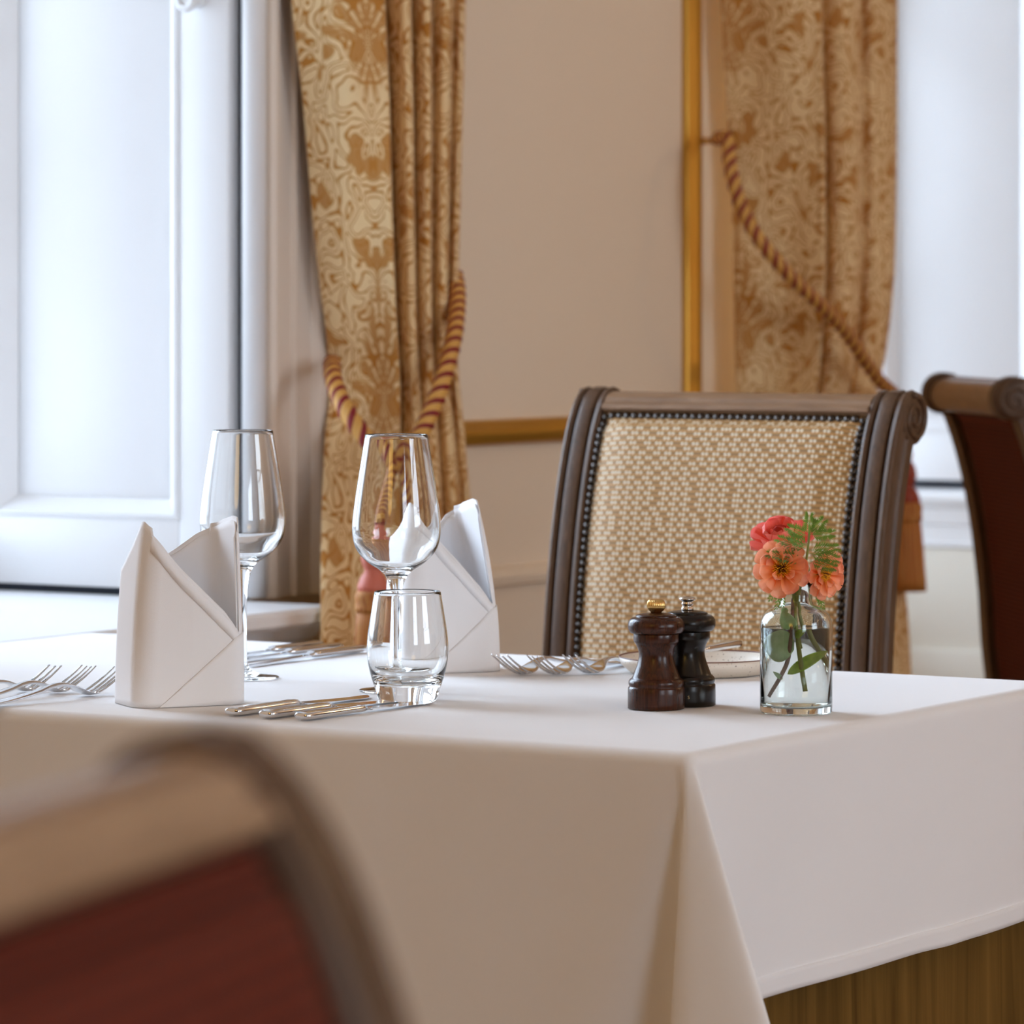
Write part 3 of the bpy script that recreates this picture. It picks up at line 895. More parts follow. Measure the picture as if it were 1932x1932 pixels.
    for sx in (-1, 1):
        lg = lathe([(.014, 0), (.016, .02), (.014, .05), (.018, .2), (.023, .3), (.024, .33), (.021, .34), (.026, .355), (.026, .36)], 20)
        o = link('leg', lg, M_WOOD, root); o.location = (sx * .195, -.42, 0)
    return root
# gold chair across the table
gl = c2w(0.232, 4.745, 0)
chair('dark wood chair with gold woven back and nail heads across the table', M_WEAVE, (.748, 4.185, 0), 0.0)
def chair_at(label, X, d, f, zs, nails=False, scale=1.0):
    u = -CO * f[0] + SI * f[1]; v = SI * f[0] + CO * f[1]
    ang = math.atan2(v, -u) + PI / 2
    return chair(label, M_RED, c2w(X, d, 0), ang, nails, zs, scale)
chair_at('dark red ribbed chair at the right edge, seen from behind', .785, 6.0, (.99, .14), 1.0)
chair_at('blurred dark red chair in the left foreground, cut off by the frame', -.056, 1.016, (.955, -.295), .965)

# ------------------------------------------------------------------ napkins
def napkin(label, loc, rz, k_lean=.006, W=.100, D=.074, group=None):
    root = empty('folded_napkin', loc, rz); tag(root, label, 'napkin', group)
    R = .018
    # closed plan outline starting at the front-left corner, counter-clockwise seen from above (front = -y)
    segs = []
    def loop(inset, N=240):
        w, d, r = W/2 - inset, D/2 - inset, max(.004, R - inset)
        pts = []
        def arc(cx, cy, a0):
            for k in range(9):
                a = a0 + PI/2 * k / 8; pts.append((cx + r * math.cos(a), cy + r * math.sin(a)))
        arc(-w + r, -d + r, PI); arc(w - r, -d + r, 1.5 * PI); arc(w - r, d - r, 0); arc(-w + r, d - r, PI/2)
        pts.append(pts[0])
        L = [0]
        for a, b in zip(pts, pts[1:]): L.append(L[-1] + math.dist(a, b))
        out = []
        for k in range(N):
            s = L[-1] * k / N
            i = max(q for q in range(len(L)) if L[q] <= s + 1e-12); i = min(i, len(pts) - 2)
            f = (s - L[i]) / max(1e-9, (L[i+1] - L[i]))
            out.append((pts[i][0] + (pts[i+1][0]-pts[i][0]) * f, pts[i][1] + (pts[i+1][1]-pts[i][1]) * f))
        return out
    HT = [(0, .161), (.05, .157), (.92, .068), (.955, .0665), (.975, .092), (1.0, .128), (1.06, .156), (1.2, .1725), (1.35, .1735), (1.7, .169), (2.0, .163), (2.2, .154), (2.45, .138), (2.7, .122), (3.0, .119), (3.25, .127), (3.6, .152), (3.78, .170), (3.83, .1705), (3.92, .166), (4.0, .161)]
    def par(x, y):
        X, Y = x / (W/2), y / (D/2)
        if abs(Y) >= abs(X): return (X + 1) / 2 if Y < 0 else 2 + (1 - X) / 2
        return 1 + (Y + 1) / 2 if X > 0 else 3 + (1 - Y) / 2
    def height(x, y): return interp(par(x, y) % 4, HT)
    def inner_h(x, y):
        t = par(x, y) % 4
        return height(x, y) + interp(t, [(0, -.004), (.08, .004), (.80, .006), (.9, .002), (.97, -.004), (4, -.004)])
    def lean_at(x, z):
        q = (z / .172) ** 2
        w = min(1, max(0, (x / (W/2) + .1) / 1.1)); w = w * w * (3 - 2 * w)
        v = min(1, max(0, -x / (W/2))); v = v * v * (3 - 2 * v)
        return -k_lean * q * w + .012 * q * v
    def sheet(name, inset, dh, z0=0.0, sel=None, hf=None, NV=26, th=.0012):
        lp = loop(inset); N = len(lp)
        idx = list(range(N)) if sel is None else [i for i in sel(lp)]
        vs, fs = [], []
        for i in idx:
            x, y = lp[i]; h = (hf(x, y) if hf else height(x, y)) + dh
            for j in range(NV + 1):
                q = j / NV; z = z0 + (h - z0) * q
                # faces relax outward a little at mid height, peaks lean inwards
                lean = lean_at(x, z)
                bow = .0025 * math.sin(PI * min(1, z / .17)) 
                sg = -1 if y < 0 else 1
                crown = .0016 * math.sin(x * 60 + 1.3 + z * 20) * (z / .17)
                vs.append((x * (1 - .0 * q) + lean, y + sg * bow * (1 - abs(x) / (W/2)) + crown, z))
        n = NV + 1
        rng = range(len(idx)) if sel is None else range(len(idx) - 1)
        for a in rng:
            b = (a + 1) % len(idx)
            for j in range(NV): fs.append((a*n+j, b*n+j, b*n+j+1, a*n+j+1))
        o = link(name, fixn(pyd(vs, fs)), M_NAPKIN, root)
        md = o.modifiers.new('thick', 'SOLIDIFY'); md.thickness = th; md.offset = 1
        return o
    sheet('outer_fold', 0.0, 0.0)
    sheet('inner_fold', .0022, .0, hf=inner_h)
    # hem band along the slanting front edge
    def fsel(lp): return [i for i, (x, y) in enumerate(lp) if y < -D/2 + .004 and -W/2 + .006 < x < W/2 * .86]
    lp = loop(-.0012); ii = fsel(lp); vs, fs = [], []
    for i in ii:
        x, y = lp[i]; h = height(x, y)
        bow = lambda z: .0025 * math.sin(PI * min(1, z / .17)) * (1 - abs(x) / (W/2)) 
        for z in (h - .013, h + .0006):
            vs.append((x + lean_at(x, z), y - bow(z) + .0016 * math.sin(x * 60 + 1.3 + z * 20) * (z / .17), z))
    for a in range(len(ii) - 1): fs.append((2*a, 2*a+2, 2*a+3, 2*a+1))
    o = link('hem', fixn(pyd(vs, fs)), M_NAPKIN, root); md = o.modifiers.new('t', 'SOLIDIFY'); md.thickness = .0009; md.offset = 1
    # folded-over lower flap with its slanting crease
    lp = loop(-.0013); n0 = len(lp)
    ii = [i for i, (x, y) in enumerate(lp) if (y < -D/2 + .004 and x > -W/2 + .020) or (x > 0 and y < -.005 and y >= -D/2 + .004)]
    vs, fs = [], []; NV = 10
    for i in ii:
        x, y = lp[i]
        h = interp((x + W/2) / W, [(.20, .0005), (.90, .063), (1.0, .066)])
        if y > -D/2 + .008: h = .066
        for j in range(NV + 1):
            z = h * j / NV
            bow = .0025 * math.sin(PI * min(1, z / .17)) * (1 - abs(x) / (W/2))
            vs.append((x + lean_at(x, z), y - bow + .0016 * math.sin(x * 60 + 1.3 + z * 20) * (z / .17), z))
    n = NV + 1
    for a in range(len(ii) - 1):
        for j in range(NV): fs.append((a*n+j, (a+1)*n+j, (a+1)*n+j+1, a*n+j+1))
    o = link('lower_flap', fixn(pyd(vs, fs)), M_NAPKIN, root); md = o.modifiers.new('t', 'SOLIDIFY'); md.thickness = .0012; md.offset = 1
    return root
def cam_rot(X, Y): 
    "rotation about z of a direction given in camera-plan axes"
    u = -CO * X + SI * Y; v = SI * X + CO * Y
    return math.atan2(v, -u)
def place_napkin(label, fl, rot_deg, lean, W, D):
    a = math.radians(rot_deg); e = Vector((math.cos(a), math.sin(a))); n = Vector((-math.sin(a), math.cos(a)))
    d = F * (CZ - TZ) / (fl[1] - HY); X = (fl[0] - CX) / F * d
    c = Vector((X, d)) + e * W/2 + n * D/2
    return napkin(label, c2w(c.x, c.y, TZ + .0006), cam_rot(e.x, e.y), lean, W, D)
place_napkin('white folded napkin standing left, beside three forks', (259, 1338), 24, .004, .107, .076)
place_napkin('white folded napkin standing behind the tumbler and wine glass', (766, 1273), 20, .022, .103, .082)

# ------------------------------------------------------------------ glasses
def wine_glass(label, px, py):
    base = T(px, py)
    root = empty('wine_glass', base); tag(root, label, 'glass')
    H = .2465
    out = crom([(.0300, H), (.0345, H - .028), (.0395, H - .060), (.0424, H - .084), (.0418, H - .100), (.0372, H - .1125), (.0272, H - .1228), (.0170, H - .1295), (.0112, H - .1345)], 44)
    inn = crom([(.0040, H - .1278), (.0150, H - .1262), (.0262, H - .1202), (.0364, H - .1098), (.0408, H - .0985), (.0414, H - .084), (.0386, H - .060), (.0336, H - .028), (.0292, H - .0005)], 40)
    prof = [(0, H - .1281)] + inn + [(.0296, H + .0003)] + out
    bowl_stem = prof + crom([(.0112, H - .1345), (.0078, H - .1415), (.0055, H - .151), (.0043, H - .166), (.0039, .05), (.0044, .022), (.0062, .011), (.012, .0064), (.024, .0036), (.0345, .0022), (.0360, .0014), (.0355, .0006)], 40)[1:] + [(.020, .0006), (.006, .0014), (0, .0016)]
    link('bowl_and_stem', lathe(bowl_stem, 96), M_GLASS, root)
    return root
wine_glass('wine glass behind the left napkin, in front of the window', 458, 1280)
wine_glass('wine glass standing behind the tumbler', 748, 1304.5)
base = T(769, 1322.5)
tr = empty('water_tumbler', base); tag(tr, 'empty barrel-shaped tumbler with thick base in front of wine glass', 'glass')
H = .1022
out = crom([(.0312, H), (.0348, .080), (.0375, .062), (.0382, .049), (.0372, .036), (.0340, .022), (.0300, .010), (.0275, .002)], 40)
inn = crom([(.0100, .0170), (.0230, .0185), (.0305, .0245), (.0350, .036), (.0364, .049), (.0358, .062), (.0332, .080), (.0300, H - .0005)], 40)
link('tumbler_glass', lathe([(0, .0166)] + inn + [(.0306, H + .0006)] + out + [(.0265, .0006), (.020, .0005), (.010, .0014), (0, .0018)], 96), M_GLASS, tr)

# ------------------------------------------------------------------ mills
def mill(name, label, px, py, m, silver):
    root = empty(name, T(px, py)); tag(root, label, 'mill')
    K = 1 / 8.05 / 2047
    hz = lambda y: (1782 - y) * K + .0004
    body = [(415, 1782), (430, 1774), (431, 1700), (430, 1560), (428, 1475), (424, 1462), (412, 1450), (408, 1440), (414, 1425), (420, 1400), (416, 1370), (404, 1345), (385, 1328), (368, 1316), (364, 1310), (350, 1275), (322, 1200), (292, 1120), (270, 1040), (262, 980), (266, 920), (284, 860), (300, 828), (304, 815), (322, 790), (340, 768), (344, 755), (344, 660), (338, 640)]
    bl = link('body', lathe([(0, hz(1782))] + [(r * K, hz(y)) for r, y in body] + [(0, hz(640))], 64), m, root)
    cap = [(330, 642), (380, 640), (402, 622), (424, 580), (431, 530), (424, 480), (402, 440), (370, 412), (318, 398), (308, 392), (312, 384), (300, 368), (230, 348), (140, 336)]
    link('cap', lathe([(0, hz(642))] + [(r * K, hz(y)) for r, y in cap] + [(0, hz(332))], 64), m, root)
    if silver:
        kb = [(90, 336), (96, 322), (92, 300), (82, 288), (78, 262), (92, 244), (94, 232), (80, 215), (84, 195), (118, 182), (128, 168), (124, 150), (100, 134), (50, 124)]
        link('knob', lathe([(0, hz(336))] + [(r * K, hz(y)) for r, y in kb] + [(0, hz(122))], 40), M_CHROME, root)
    else:
        kb = [(80, 336), (84, 318), (104, 300), (124, 276), (136, 240), (137, 210), (130, 175), (114, 148), (86, 132), (40, 126)]
        link('knob', lathe([(0, hz(336))] + [(r * K, hz(y)) for r, y in kb] + [(0, hz(124))], 120, ridges=30, ramp=.045), M_GOLDK, root)
    return root, bl, K
mill('pepper_mill', 'brown wooden mill with ribbed brass knob', 1238, 1337.5, M_MILL, False)
rt, bl, K = mill('salt_mill', 'black wooden mill with silver knob standing behind the brown one', 1297, 1331, M_MILLB, True)
fc = bpy.data.curves.new('letter', 'FONT'); fc.body = 'S'; fc.size = .0042; fc.extrude = .0001; fc.align_x = 'CENTER'
to = bpy.data.objects.new('tmp', fc); COL.objects.link(to)
bpy.context.view_layer.update()
me = bpy.data.meshes.new_from_object(to.evaluated_get(bpy.context.evaluated_depsgraph_get()))
bpy.data.objects.remove(to)
lt = link('letter_mark', me, M_LETTER, bl, False)
# on the side of the base, facing the camera
dirc = cam_rot(0, -1)
lt.rotation_euler = (PI/2, 0, dirc + PI/2)
rr = 431 * K + .0001
lt.location = (rr * math.cos(dirc), rr * math.sin(dirc), .0085)

# ------------------------------------------------------------------ bread plate and butter knife
pp = c2w((1318 - CX) / F * 4.114, 4.114, TZ)
pl = empty('bread_plate', pp); tag(pl, 'speckled stoneware plate with brown rim behind the mills', 'plate')
link('dish', lathe([(0, .003), (.052, .003), (.066, .005), (.075, .0110), (.0792, .0172), (.0806, .0172), (.0782, .0095), (.0690, .0015), (.062, .0004), (0, .0004)], 96), M_STONE, pl)
link('rim', lathe([(.0786, .0172), (.0792, .0178), (.0802, .0180), (.0809, .0172), (.0802, .0166), (.0790, .0165)], 96, True), M_RIM, pl)

def table_knife(name, L, hl, label, cat='knife', group=None, bw=.019, cam=None):
    "lies along +x from handle end to tip"
    root = empty(name); tag(root, label, cat, group)
    def loft(secs):
        vs, fs = [], []; n = 16
        for (x, hw, hh, zc) in secs:
            for k in range(n):
                a = 2 * PI * k / n
                c, s = math.cos(a), math.sin(a)
                e = .6
                vs.append((x, hw * math.copysign(abs(c) ** e, c), zc + hh * math.copysign(abs(s) ** e, s)))
        for i in range(len(secs) - 1):
            for k in range(n):
                q = (k+1) % n; fs.append((i*n+k, i*n+q, (i+1)*n+q, (i+1)*n+k))
        fs += [tuple(range(n)), tuple((len(secs)-1)*n+k for k in range(n))]
        return fixn(pyd(vs, fs))
    z = .0044
    link('handle', loft([(0, .004, .002, z), (.001, .0072, .0030, z), (.004, .0092, .0036, z), (.010, .0096, .0039, z), (hl*.5, .0082, .0036, z), (hl*.82, .0072, .0034, z), (hl*.93, .0074, .0036, z), (hl*.985, .0068, .0034, z), (hl, .0055, .0026, z), (hl + .006, .0045, .0016, z - .001), (hl + .012, .0046, .0011, z - .0018)]), M_SILVER, root)
    # blade: thin plate with a curved tip
    N = 24; vs, fs = [], []
    x0 = hl + .008
    for i in range(N + 1):
        f = i / N; x = x0 + (L - x0) * f
        up = .0055 + .0015 * f
        lo = -.0055 - (bw - .011 - .004) * min(1, f * 5)
        if f > .72:
            g = (f - .72) / .28; lo = lo * (1 - g ** 2.2) + up * g ** 2.2 * .9
        zz = .0034 - .0022 * min(1, f * 1.4)
        for (y, dz) in ((up, .0009), (lo, .0003), (lo, -.0003), (up, -.0009)): vs.append((x, y, zz + dz))
    for i in range(N):
        for k in range(4):
            q = (k + 1) % 4; fs.append((4*i+k, 4*i+q, 4*i+4+q, 4*i+4+k))
    fs += [(0, 1, 2, 3), (4*N, 4*N+1, 4*N+2, 4*N+3)]
    auto_smooth(link('blade', fixn(pyd(vs, fs)), M_SILVER, root), 40)
    return root
def fork(name, L, tines, label, group=None, K=1.0):
    root = empty(name); tag(root, label, 'fork', group)
    secs = [(0, .0075, .0012, .0030), (.002, .0105, .0014, .0030), (.010, .0115, .0016, .0028), (.045, .0085, .0018, .0042), (.085, .0055, .0021, .0085), (.108, .0042, .0023, .0128), (.122, .0042, .0022, .0136), (.134, .0055, .0018, .0118), (.143, .0085, .0014, .0080), (.150, .0110, .0012, .0044), (.157, .0120, .0011, .0022), (.164, .0122, .0010, .0018)]
    vs, fs = [], []; n = 14
    for (x, hw, hh, zc) in crom(secs, 60):
        dish = .0016 if x > .14 else 0
        for k in range(n):
            a = 2 * PI * k / n; c, s = math.cos(a), math.sin(a)
            y = hw * c
            vs.append((x * K, y, zc + hh * s + dish * (y / .012) ** 2))
    for i in range(59):
        for k in range(n):
            q = (k+1) % n; fs.append((i*n+k, i*n+q, (i+1)*n+q, (i+1)*n+k))
    fs += [tuple(range(n)), tuple(59*n+k for k in range(n))]
    link('handle', fixn(pyd(vs, fs)), M_SILVER, root)
    w = .0244; pit = w / tines
    for t in range(tines):
        yc = -w/2 + pit * (t + .5); tw = pit * .33
        vs, fs = [], []; N = 16; n = 8
        for i in range(N + 1):
            f = i / N; x = (.161 + .047 * f) * K
            z = .0022 + .0016 * (yc / .012) ** 2 + .0205 * f ** 1.35
            hw = tw * (1 - .55 * f ** 2); hh = .0013 * (1 - .5 * f)
            for k in range(n):
                a = 2 * PI * k / n; vs.append((x, yc * (1 - .03 * f) + hw * math.cos(a), z + hh * math.sin(a)))
        for i in range(N):
            for k in range(n):
                q = (k+1) % n; fs.append((i*n+k, i*n+q, (i+1)*n+q, (i+1)*n+k))
        fs += [tuple(range(n)), tuple(N*n+k for k in range(n))]
        link('tine', fixn(pyd(vs, fs)), M_SILVER, root)
    return root
def lay(o, p, ang, z=TZ + .0006):
    o.location = (p.x, p.y, z); o.rotation_euler = (0, 0, ang)
VDIR = PI / 2      # along +y
# near setting: three knives right of the napkin (handle ends given)
kn0 = table_knife('table_knife', .222, .098, 'table knife nearest the left napkin, of the three in front', group='knives in front of the tumbler')
def ang_of(a, b): d = T(*b) - T(*a); return math.atan2(d.y, d.x)
a0 = ang_of((437, 1353), (705, 1316.5))
lay(kn0, T(435, 1353), a0)
k2 = dup(kn0); k2['label'] = 'middle of the three table knives in front of the tumbler'; lay(k2, T(498, 1358), a0 - .02)
k3 = dup(kn0); k3['label'] = 'rightmost of the three table knives, its tip below the tumbler'; lay(k3, T(566, 1361.5), a0 - .01)
for q, s in ((k2, .97), (k3, .95)): q.scale = (s, s, s)
# far setting: three knives behind (handles away from us)
f0 = dup(kn0); f0['label'] = 'nearest of the three knives behind the left wine glass'; f0['group'] = 'knives behind the left wine glass'
tb_ = T(468, 1262)
def lay_far(o, tip, L, ang): p = T(*tip); lay(o, Vector((p.x - L * math.cos(ang), p.y - L * math.sin(ang))), ang)
af = math.atan2(T(468, 1261).y - T(685, 1232).y, T(468, 1261).x - T(685, 1232).x)
lay_far(f0, (462, 1260), .222, af)
f1 = dup(kn0); f1['label'] = 'middle of the three knives behind the left wine glass'; f1['group'] = f0['group']; f1.scale = (.97,) * 3; lay_far(f1, (424, 1254), .215, af)
f2 = dup(kn0); f2['label'] = 'farthest of the three knives behind the left wine glass'; f2['group'] = f0['group']; f2.scale = (.93,) * 3; lay_far(f2, (398, 1248), .206, af)
# near forks left of the napkin
fk = fork('dinner_fork', .208, 4, 'fork closest to the left napkin, of the three at the left edge', 'forks at the left edge')
def lay_fork(o, head, ang, s=1.0):
    p = T(*head); o.scale = (s,) * 3; lay(o, Vector((p.x - .160 * s * math.cos(ang), p.y - .160 * s * math.sin(ang))), ang)
an = cam_rot(.58, .815)
lay_fork(fk, (166, 1314), an)
g1 = dup(fk); g1['label'] = 'middle fork of the three at the left edge'; lay_fork(g1, (108, 1309), an + .02, .97)
fk3 = fork('starter_fork', .208, 3, 'three-tined fork farthest left at the picture edge', 'forks at the left edge')
lay_fork(fk3, (46, 1307), an + .03, .95)
# far forks, heads towards us
ar = cam_rot(-.50, -.866)
h1 = dup(fk); h1['label'] = 'fork beside the right napkin, leftmost of the three behind the table centre'; h1['group'] = 'forks left of the mills'; lay_fork(h1, (988, 1274.5), ar)
h2 = dup(fk); h2['label'] = 'middle fork of the three left of the mills'; h2['group'] = 'forks left of the mills'; lay_fork(h2, (1052, 1275), ar, .97)
h3 = dup(fk3); h3['label'] = 'three-tined fork lying next to the mills'; h3['group'] = 'forks left of the mills'; lay_fork(h3, (1116, 1273), ar, .95)
# butter knife across the plate
bk = table_knife('butter_knife', .165, .085, 'butter knife resting on the speckled plate', bw=.016)
pa = P(1388, 1221, 4.16); pb = P(1275, 1243, 4.03)
bk.location = pa
dv = pb - pa
bk.rotation_euler = (0, math.atan2(-dv.z, math.hypot(dv.x, dv.y)), math.atan2(dv.y, dv.x))

# ------------------------------------------------------------------ bottle vase and flowers
vb = T(1502, 1345)
VS = 1 / 2066.0
vase = empty('bottle_vase', vb); tag(vase, 'clear glass bottle of water holding coral dahlias', 'vase')
out = [(.0316, .0005), (.0326, .0022), (.0329, .006), (.0329, .070), (.0329, .079), (.0322, .0845), (.0300, .0895), (.0255, .0940), (.0195, .0965), (.0155, .0985), (.0142, .1025), (.0141, .113), (.0147, .1165), (.0152, .1185), (.0150, .1205)]
inn = [(.0118, .1205), (.0118, .1025), (.0130, .0980), (.0170, .0945), (.0235, .0920), (.0280, .0878), (.0300, .0832), (.0306, .078), (.0306, .010), (.0290, .0070), (.0200, .0062), (0, .0060)]
link('bottle', lathe([(0, .0015), (.022, .0015), (.0280, .0005)] + out + [(.0135, .1214)] + inn, 96), M_JAR, vase)
wl = .0775
wr = .0304
link('water', lathe([(0, .0056), (.0202, .0058), (.0292, .0066), (wr, .0098), (wr, wl + .0006), (.0296, wl), (.0270, wl - .0004), (0, wl - .0004)], 96), M_WATER, vase)
# directions: r = towards image right, b = away from the camera
RV = (c2w(1, 0, 0) - c2w(0, 0, 0)); BV = (c2w(0, 1, 0) - c2w(0, 0, 0))
def vp(px, py, back=0.0):
    "point relative to the vase base: image column/row at the vase plus offset away from the camera"
    return vb + RV * ((px - 1502) * VS) + BV * back + Vector((0, 0, (1345 - py) * VS))
def petal(L, Wd, cup, curl, N=16, M=12):
    vs, fs, us = [], [], []
    for i in range(N + 1):
        f = i / N
        w = Wd * (math.sin(PI * min(1, f * .5 + .04 + .0)) ** .8) * (1 - max(0, (f - .72) / .28) ** 2.4) ** .5 if f < 1 else .0004
        w = max(w, .0004)
        xc = L * f * math.cos(curl * f * .5)
        zc = L * (math.sin(curl * f) * .45)
        for j in range(M + 1):
            g = j / M * 2 - 1
            vs.append((xc, w * g, zc + cup * Wd * g * g * (1 - .4 * f))); us.append((j / M, f))
    for i in range(N):
        for j in range(M):
            a = i * (M + 1) + j; fs.append((a, a + 1, a + M + 2, a + M + 1))
    return pyd(vs, fs, us)
def dahlia(label, centre, face, R, m, stem_pts, rings, eye=True, spin=0.0, stem_m=None):
    root = empty('dahlia', centre); tag(root, label, 'flower', 'dahlias in the bottle vase')
    q = Vector((0, 0, 1)).rotation_difference(face.normalized())
    hd = empty('flower_head', (0, 0, 0)); hd.parent = root; hd.rotation_euler = q.to_euler()
    rnd = random.Random(int(R * 1e6) + len(rings))
    for (n, L, Wd, tilt, zo) in rings:
        meshes = []
        for v in range(2):
            me = petal(L * R, Wd * R, .75 + .25 * v, .5 + .35 * v); me.materials.append(m)
            me.polygons.foreach_set('use_smooth', [True] * len(me.polygons)); meshes.append(me)
        for k in range(n):
            o = bpy.data.objects.new('petal', meshes[k % 2]); COL.objects.link(o); o.parent = hd
            a = spin + 2 * PI * (k + .5 * (zo * 100 % 1)) / n + rnd.uniform(-.1, .1)
            tl = math.radians(tilt + rnd.uniform(-9, 9))
            o.rotation_euler = Matrix.Rotation(a, 3, 'Z').to_4x4().to_euler()
            o.matrix_basis = Matrix.Translation((0, 0, zo * R)) @ Matrix.Rotation(a, 4, 'Z') @ Matrix.Translation((.20 * R, 0, 0)) @ Matrix.Rotation(-tl, 4, 'Y')
    if eye:
        parts = []
        for k in range(60):
            rr = R * .31 * math.sqrt((k + .5) / 60); a = k * 2.39996
            x, y = rr * math.cos(a), rr * math.sin(a)
            h = R * (.30 + .07 * rnd.random() - .25 * (rr / (R * .3)) ** 2 * .3)
            v, f = tube([(x * .6, y * .6, 0), (x, y, h * .7), (x * 1.12, y * 1.12, h)], [R * .028, R * .024, R * .010], 6)
            parts.append((v, f, 0 if (rr > R * .17 or k % 2 == 0) else 1))
        link('stamens', join_parts(parts), [M_STAMEN, M_STAMEND], hd)
    link('calyx', lathe([(0, -.16 * R), (.18 * R, -.10 * R), (.30 * R, .0), (.2 * R, .04 * R)], 20), M_STEM, hd)
    sp = crom([tuple(p - centre) for p in stem_pts], 40)
    link('stem', tube_mesh(sp, [.0014 + .0005 * (k / 39) for k in range(40)], 10), stem_m or M_STEM, root)
    return root
R1 = 52 * VS
full = [(10, .86, .30, -6, -.06), (8, .76, .27, 10, .0), (4, .5, .2, 26, .03)]
c1 = vp(1472, 1072, -.018); c2 = vp(1478, 1036, .020); c3 = vp(1549, 1082, -.004)
neck = lambda dx, b=0: vp(1502 + dx, 1118, b)
dahlia('open apricot dahlia facing the camera, yellow centre', c1, -BV + RV * -.05 + Vector((0, 0, .10)), R1, M_PET1,
       [c1 + BV * .004, vp(1478, 1092, -.004), vp(1494, 1112, -.004), vp(1500, 1150, 0), vp(1505, 1230, -.004), vp(1515, 1305, -.008)], full)
dahlia('coral pink dahlia at the back of the bunch', c2, -BV * .55 + RV * -.15 + Vector((0, 0, 1)), R1 * 1.12, M_PET2,
       [c2, vp(1490, 1070, .006), vp(1506, 1100, .004), vp(1508, 1150, .004), vp(1528, 1230, .006), vp(1562, 1290, .008)],
       [(10, .95, .34, 12, -.05), (10, .85, .32, 38, .02), (8, .62, .28, 62, .06)], eye=False, spin=.3)
dahlia('coral dahlia drooping at the right of the bottle neck', c3, -BV * .75 + RV * .75 + Vector((0, 0, -.12)), R1 * .92, M_PET1,
       [c3, vp(1540, 1078, .004), vp(1516, 1086, .004), vp(1505, 1105, .002), vp(1500, 1150, .002), vp(1503, 1200, .004), vp(1508, 1240, .004)], full, spin=.2)
# feathery fern sprigs
def needle_leaf(vs_fs, p, d, L, w, nrm):
    b = len(vs_fs[0]); s = d.cross(nrm).normalized() * w
    vs_fs[0].extend([p, p + d * L * .45 + s, p + d * L, p + d * L * .45 - s])
    vs_fs[1].append((b, b + 1, b + 2, b + 3))
def frond(base, tip, nrm, n=7, L=.011):
    "one feathery leaf: forked narrow leaflets both sides of a rib"
    st = ([], []); ax = tip - base; A = ax.normalized()
    rnd = random.Random(int(abs(tip.x * 1e5)) + int(abs(tip.z * 1e5)))
    needle_leaf(st, base, A, ax.length, .0006, nrm)
    side = A.cross(nrm).normalized()
    for k in range(n):
        f = .18 + .78 * k / (n - 1); p = base + ax * f
        for s in (-1, 1):
            d = (A * (.75 + .4 * f) + side * s * (1.0 - .45 * f) + nrm * rnd.uniform(-.25, .25)).normalized()
            ll = L * (1 - .55 * abs(f - .45)) * rnd.uniform(.8, 1.15)
            needle_leaf(st, p, d, ll, .00052, nrm)
            d2 = (d + A * .7).normalized(); needle_leaf(st, p + d * ll * .35, d2, ll * .6, .00044, nrm)
            d3 = (d + side * s * .5 + nrm * .2).normalized(); needle_leaf(st, p + d * ll * .45, d3, ll * .5, .0004, nrm)
    me = pyd(*st)
    return me
sb = vp(1516, 1098, -.002)
spr = empty('fern_sprig', sb); tag(spr, 'feathery green sprig rising above the coral dahlias', 'foliage')
ctr = lambda px, py, b=-.022: vp(px, py, b) - sb
link('stem', tube_mesh(crom([tuple(vp(1502, 1150, 0) - sb), tuple(ctr(1513, 1085, -.012)), tuple(ctr(1519, 1050, -.02)), tuple(ctr(1523, 1015, -.02)), tuple(ctr(1524, 990, -.02))], 24), .0011, 8), M_STEM, spr)
NB_ = -BV
for (bx, by, tx, ty, n) in ((1523, 1012, 1523, 976, 8), (1523, 1010, 1546, 984, 7), (1522, 1012, 1488, 996, 8), (1523, 1008, 1560, 1006, 8), (1521, 1036, 1470, 1016, 7), (1521, 1038, 1570, 1032, 8), (1520, 1042, 1570, 1052, 7), (1518, 1056, 1450, 1044, 8), (1522, 1056, 1566, 1068, 8), (1521, 1030, 1492, 1014, 6)):
    me = frond(ctr(bx, by, -.022), ctr(tx, ty, -.026), NB_, n + 2, .011)
    link('frond', me, M_FERN, spr, False)
spl = empty('fern_sprig', vp(1470, 1115, -.004)); tag(spl, 'small green leaf sprig hanging under the apricot dahlia', 'foliage')
q0 = spl.location.copy()
for a, b in (((1476, 1112), (1452, 1128)), ((1472, 1112), (1464, 1146)), ((1474, 1114), (1474, 1140))):
    link('frond', frond(vp(*a, -.010) - q0, vp(*b, -.012) - q0, NB_, 5, .006), M_FERN, spl, False)
link('stem', tube_mesh([tuple(vp(1474, 1113, -.010) - q0), tuple(vp(1488, 1100, -.006) - q0), tuple(vp(1500, 1125, -.004) - q0), tuple(vp(1503, 1150, 0) - q0)], .0009, 6), M_STEM, spl)
spr2 = empty('fern_sprig', vp(1542, 1108, .002)); tag(spr2, 'drooping green sprig right of the bottle neck', 'foliage')
q0 = spr2.location.copy()
for a, b in (((1540, 1104), (1553, 1148)), ((1541, 1106), (1547, 1138))):
    link('frond', frond(vp(*a, .004) - q0, vp(*b, .004) - q0, NB_, 7, .006), M_FERN, spr2, False)
link('stem', tube_mesh([tuple(vp(1540, 1106, .004) - q0), tuple(vp(1528, 1088, .003) - q0), tuple(vp(1510, 1092, .002) - q0), tuple(vp(1504, 1130, .002) - q0)], .0009, 6), M_STEM, spr2)
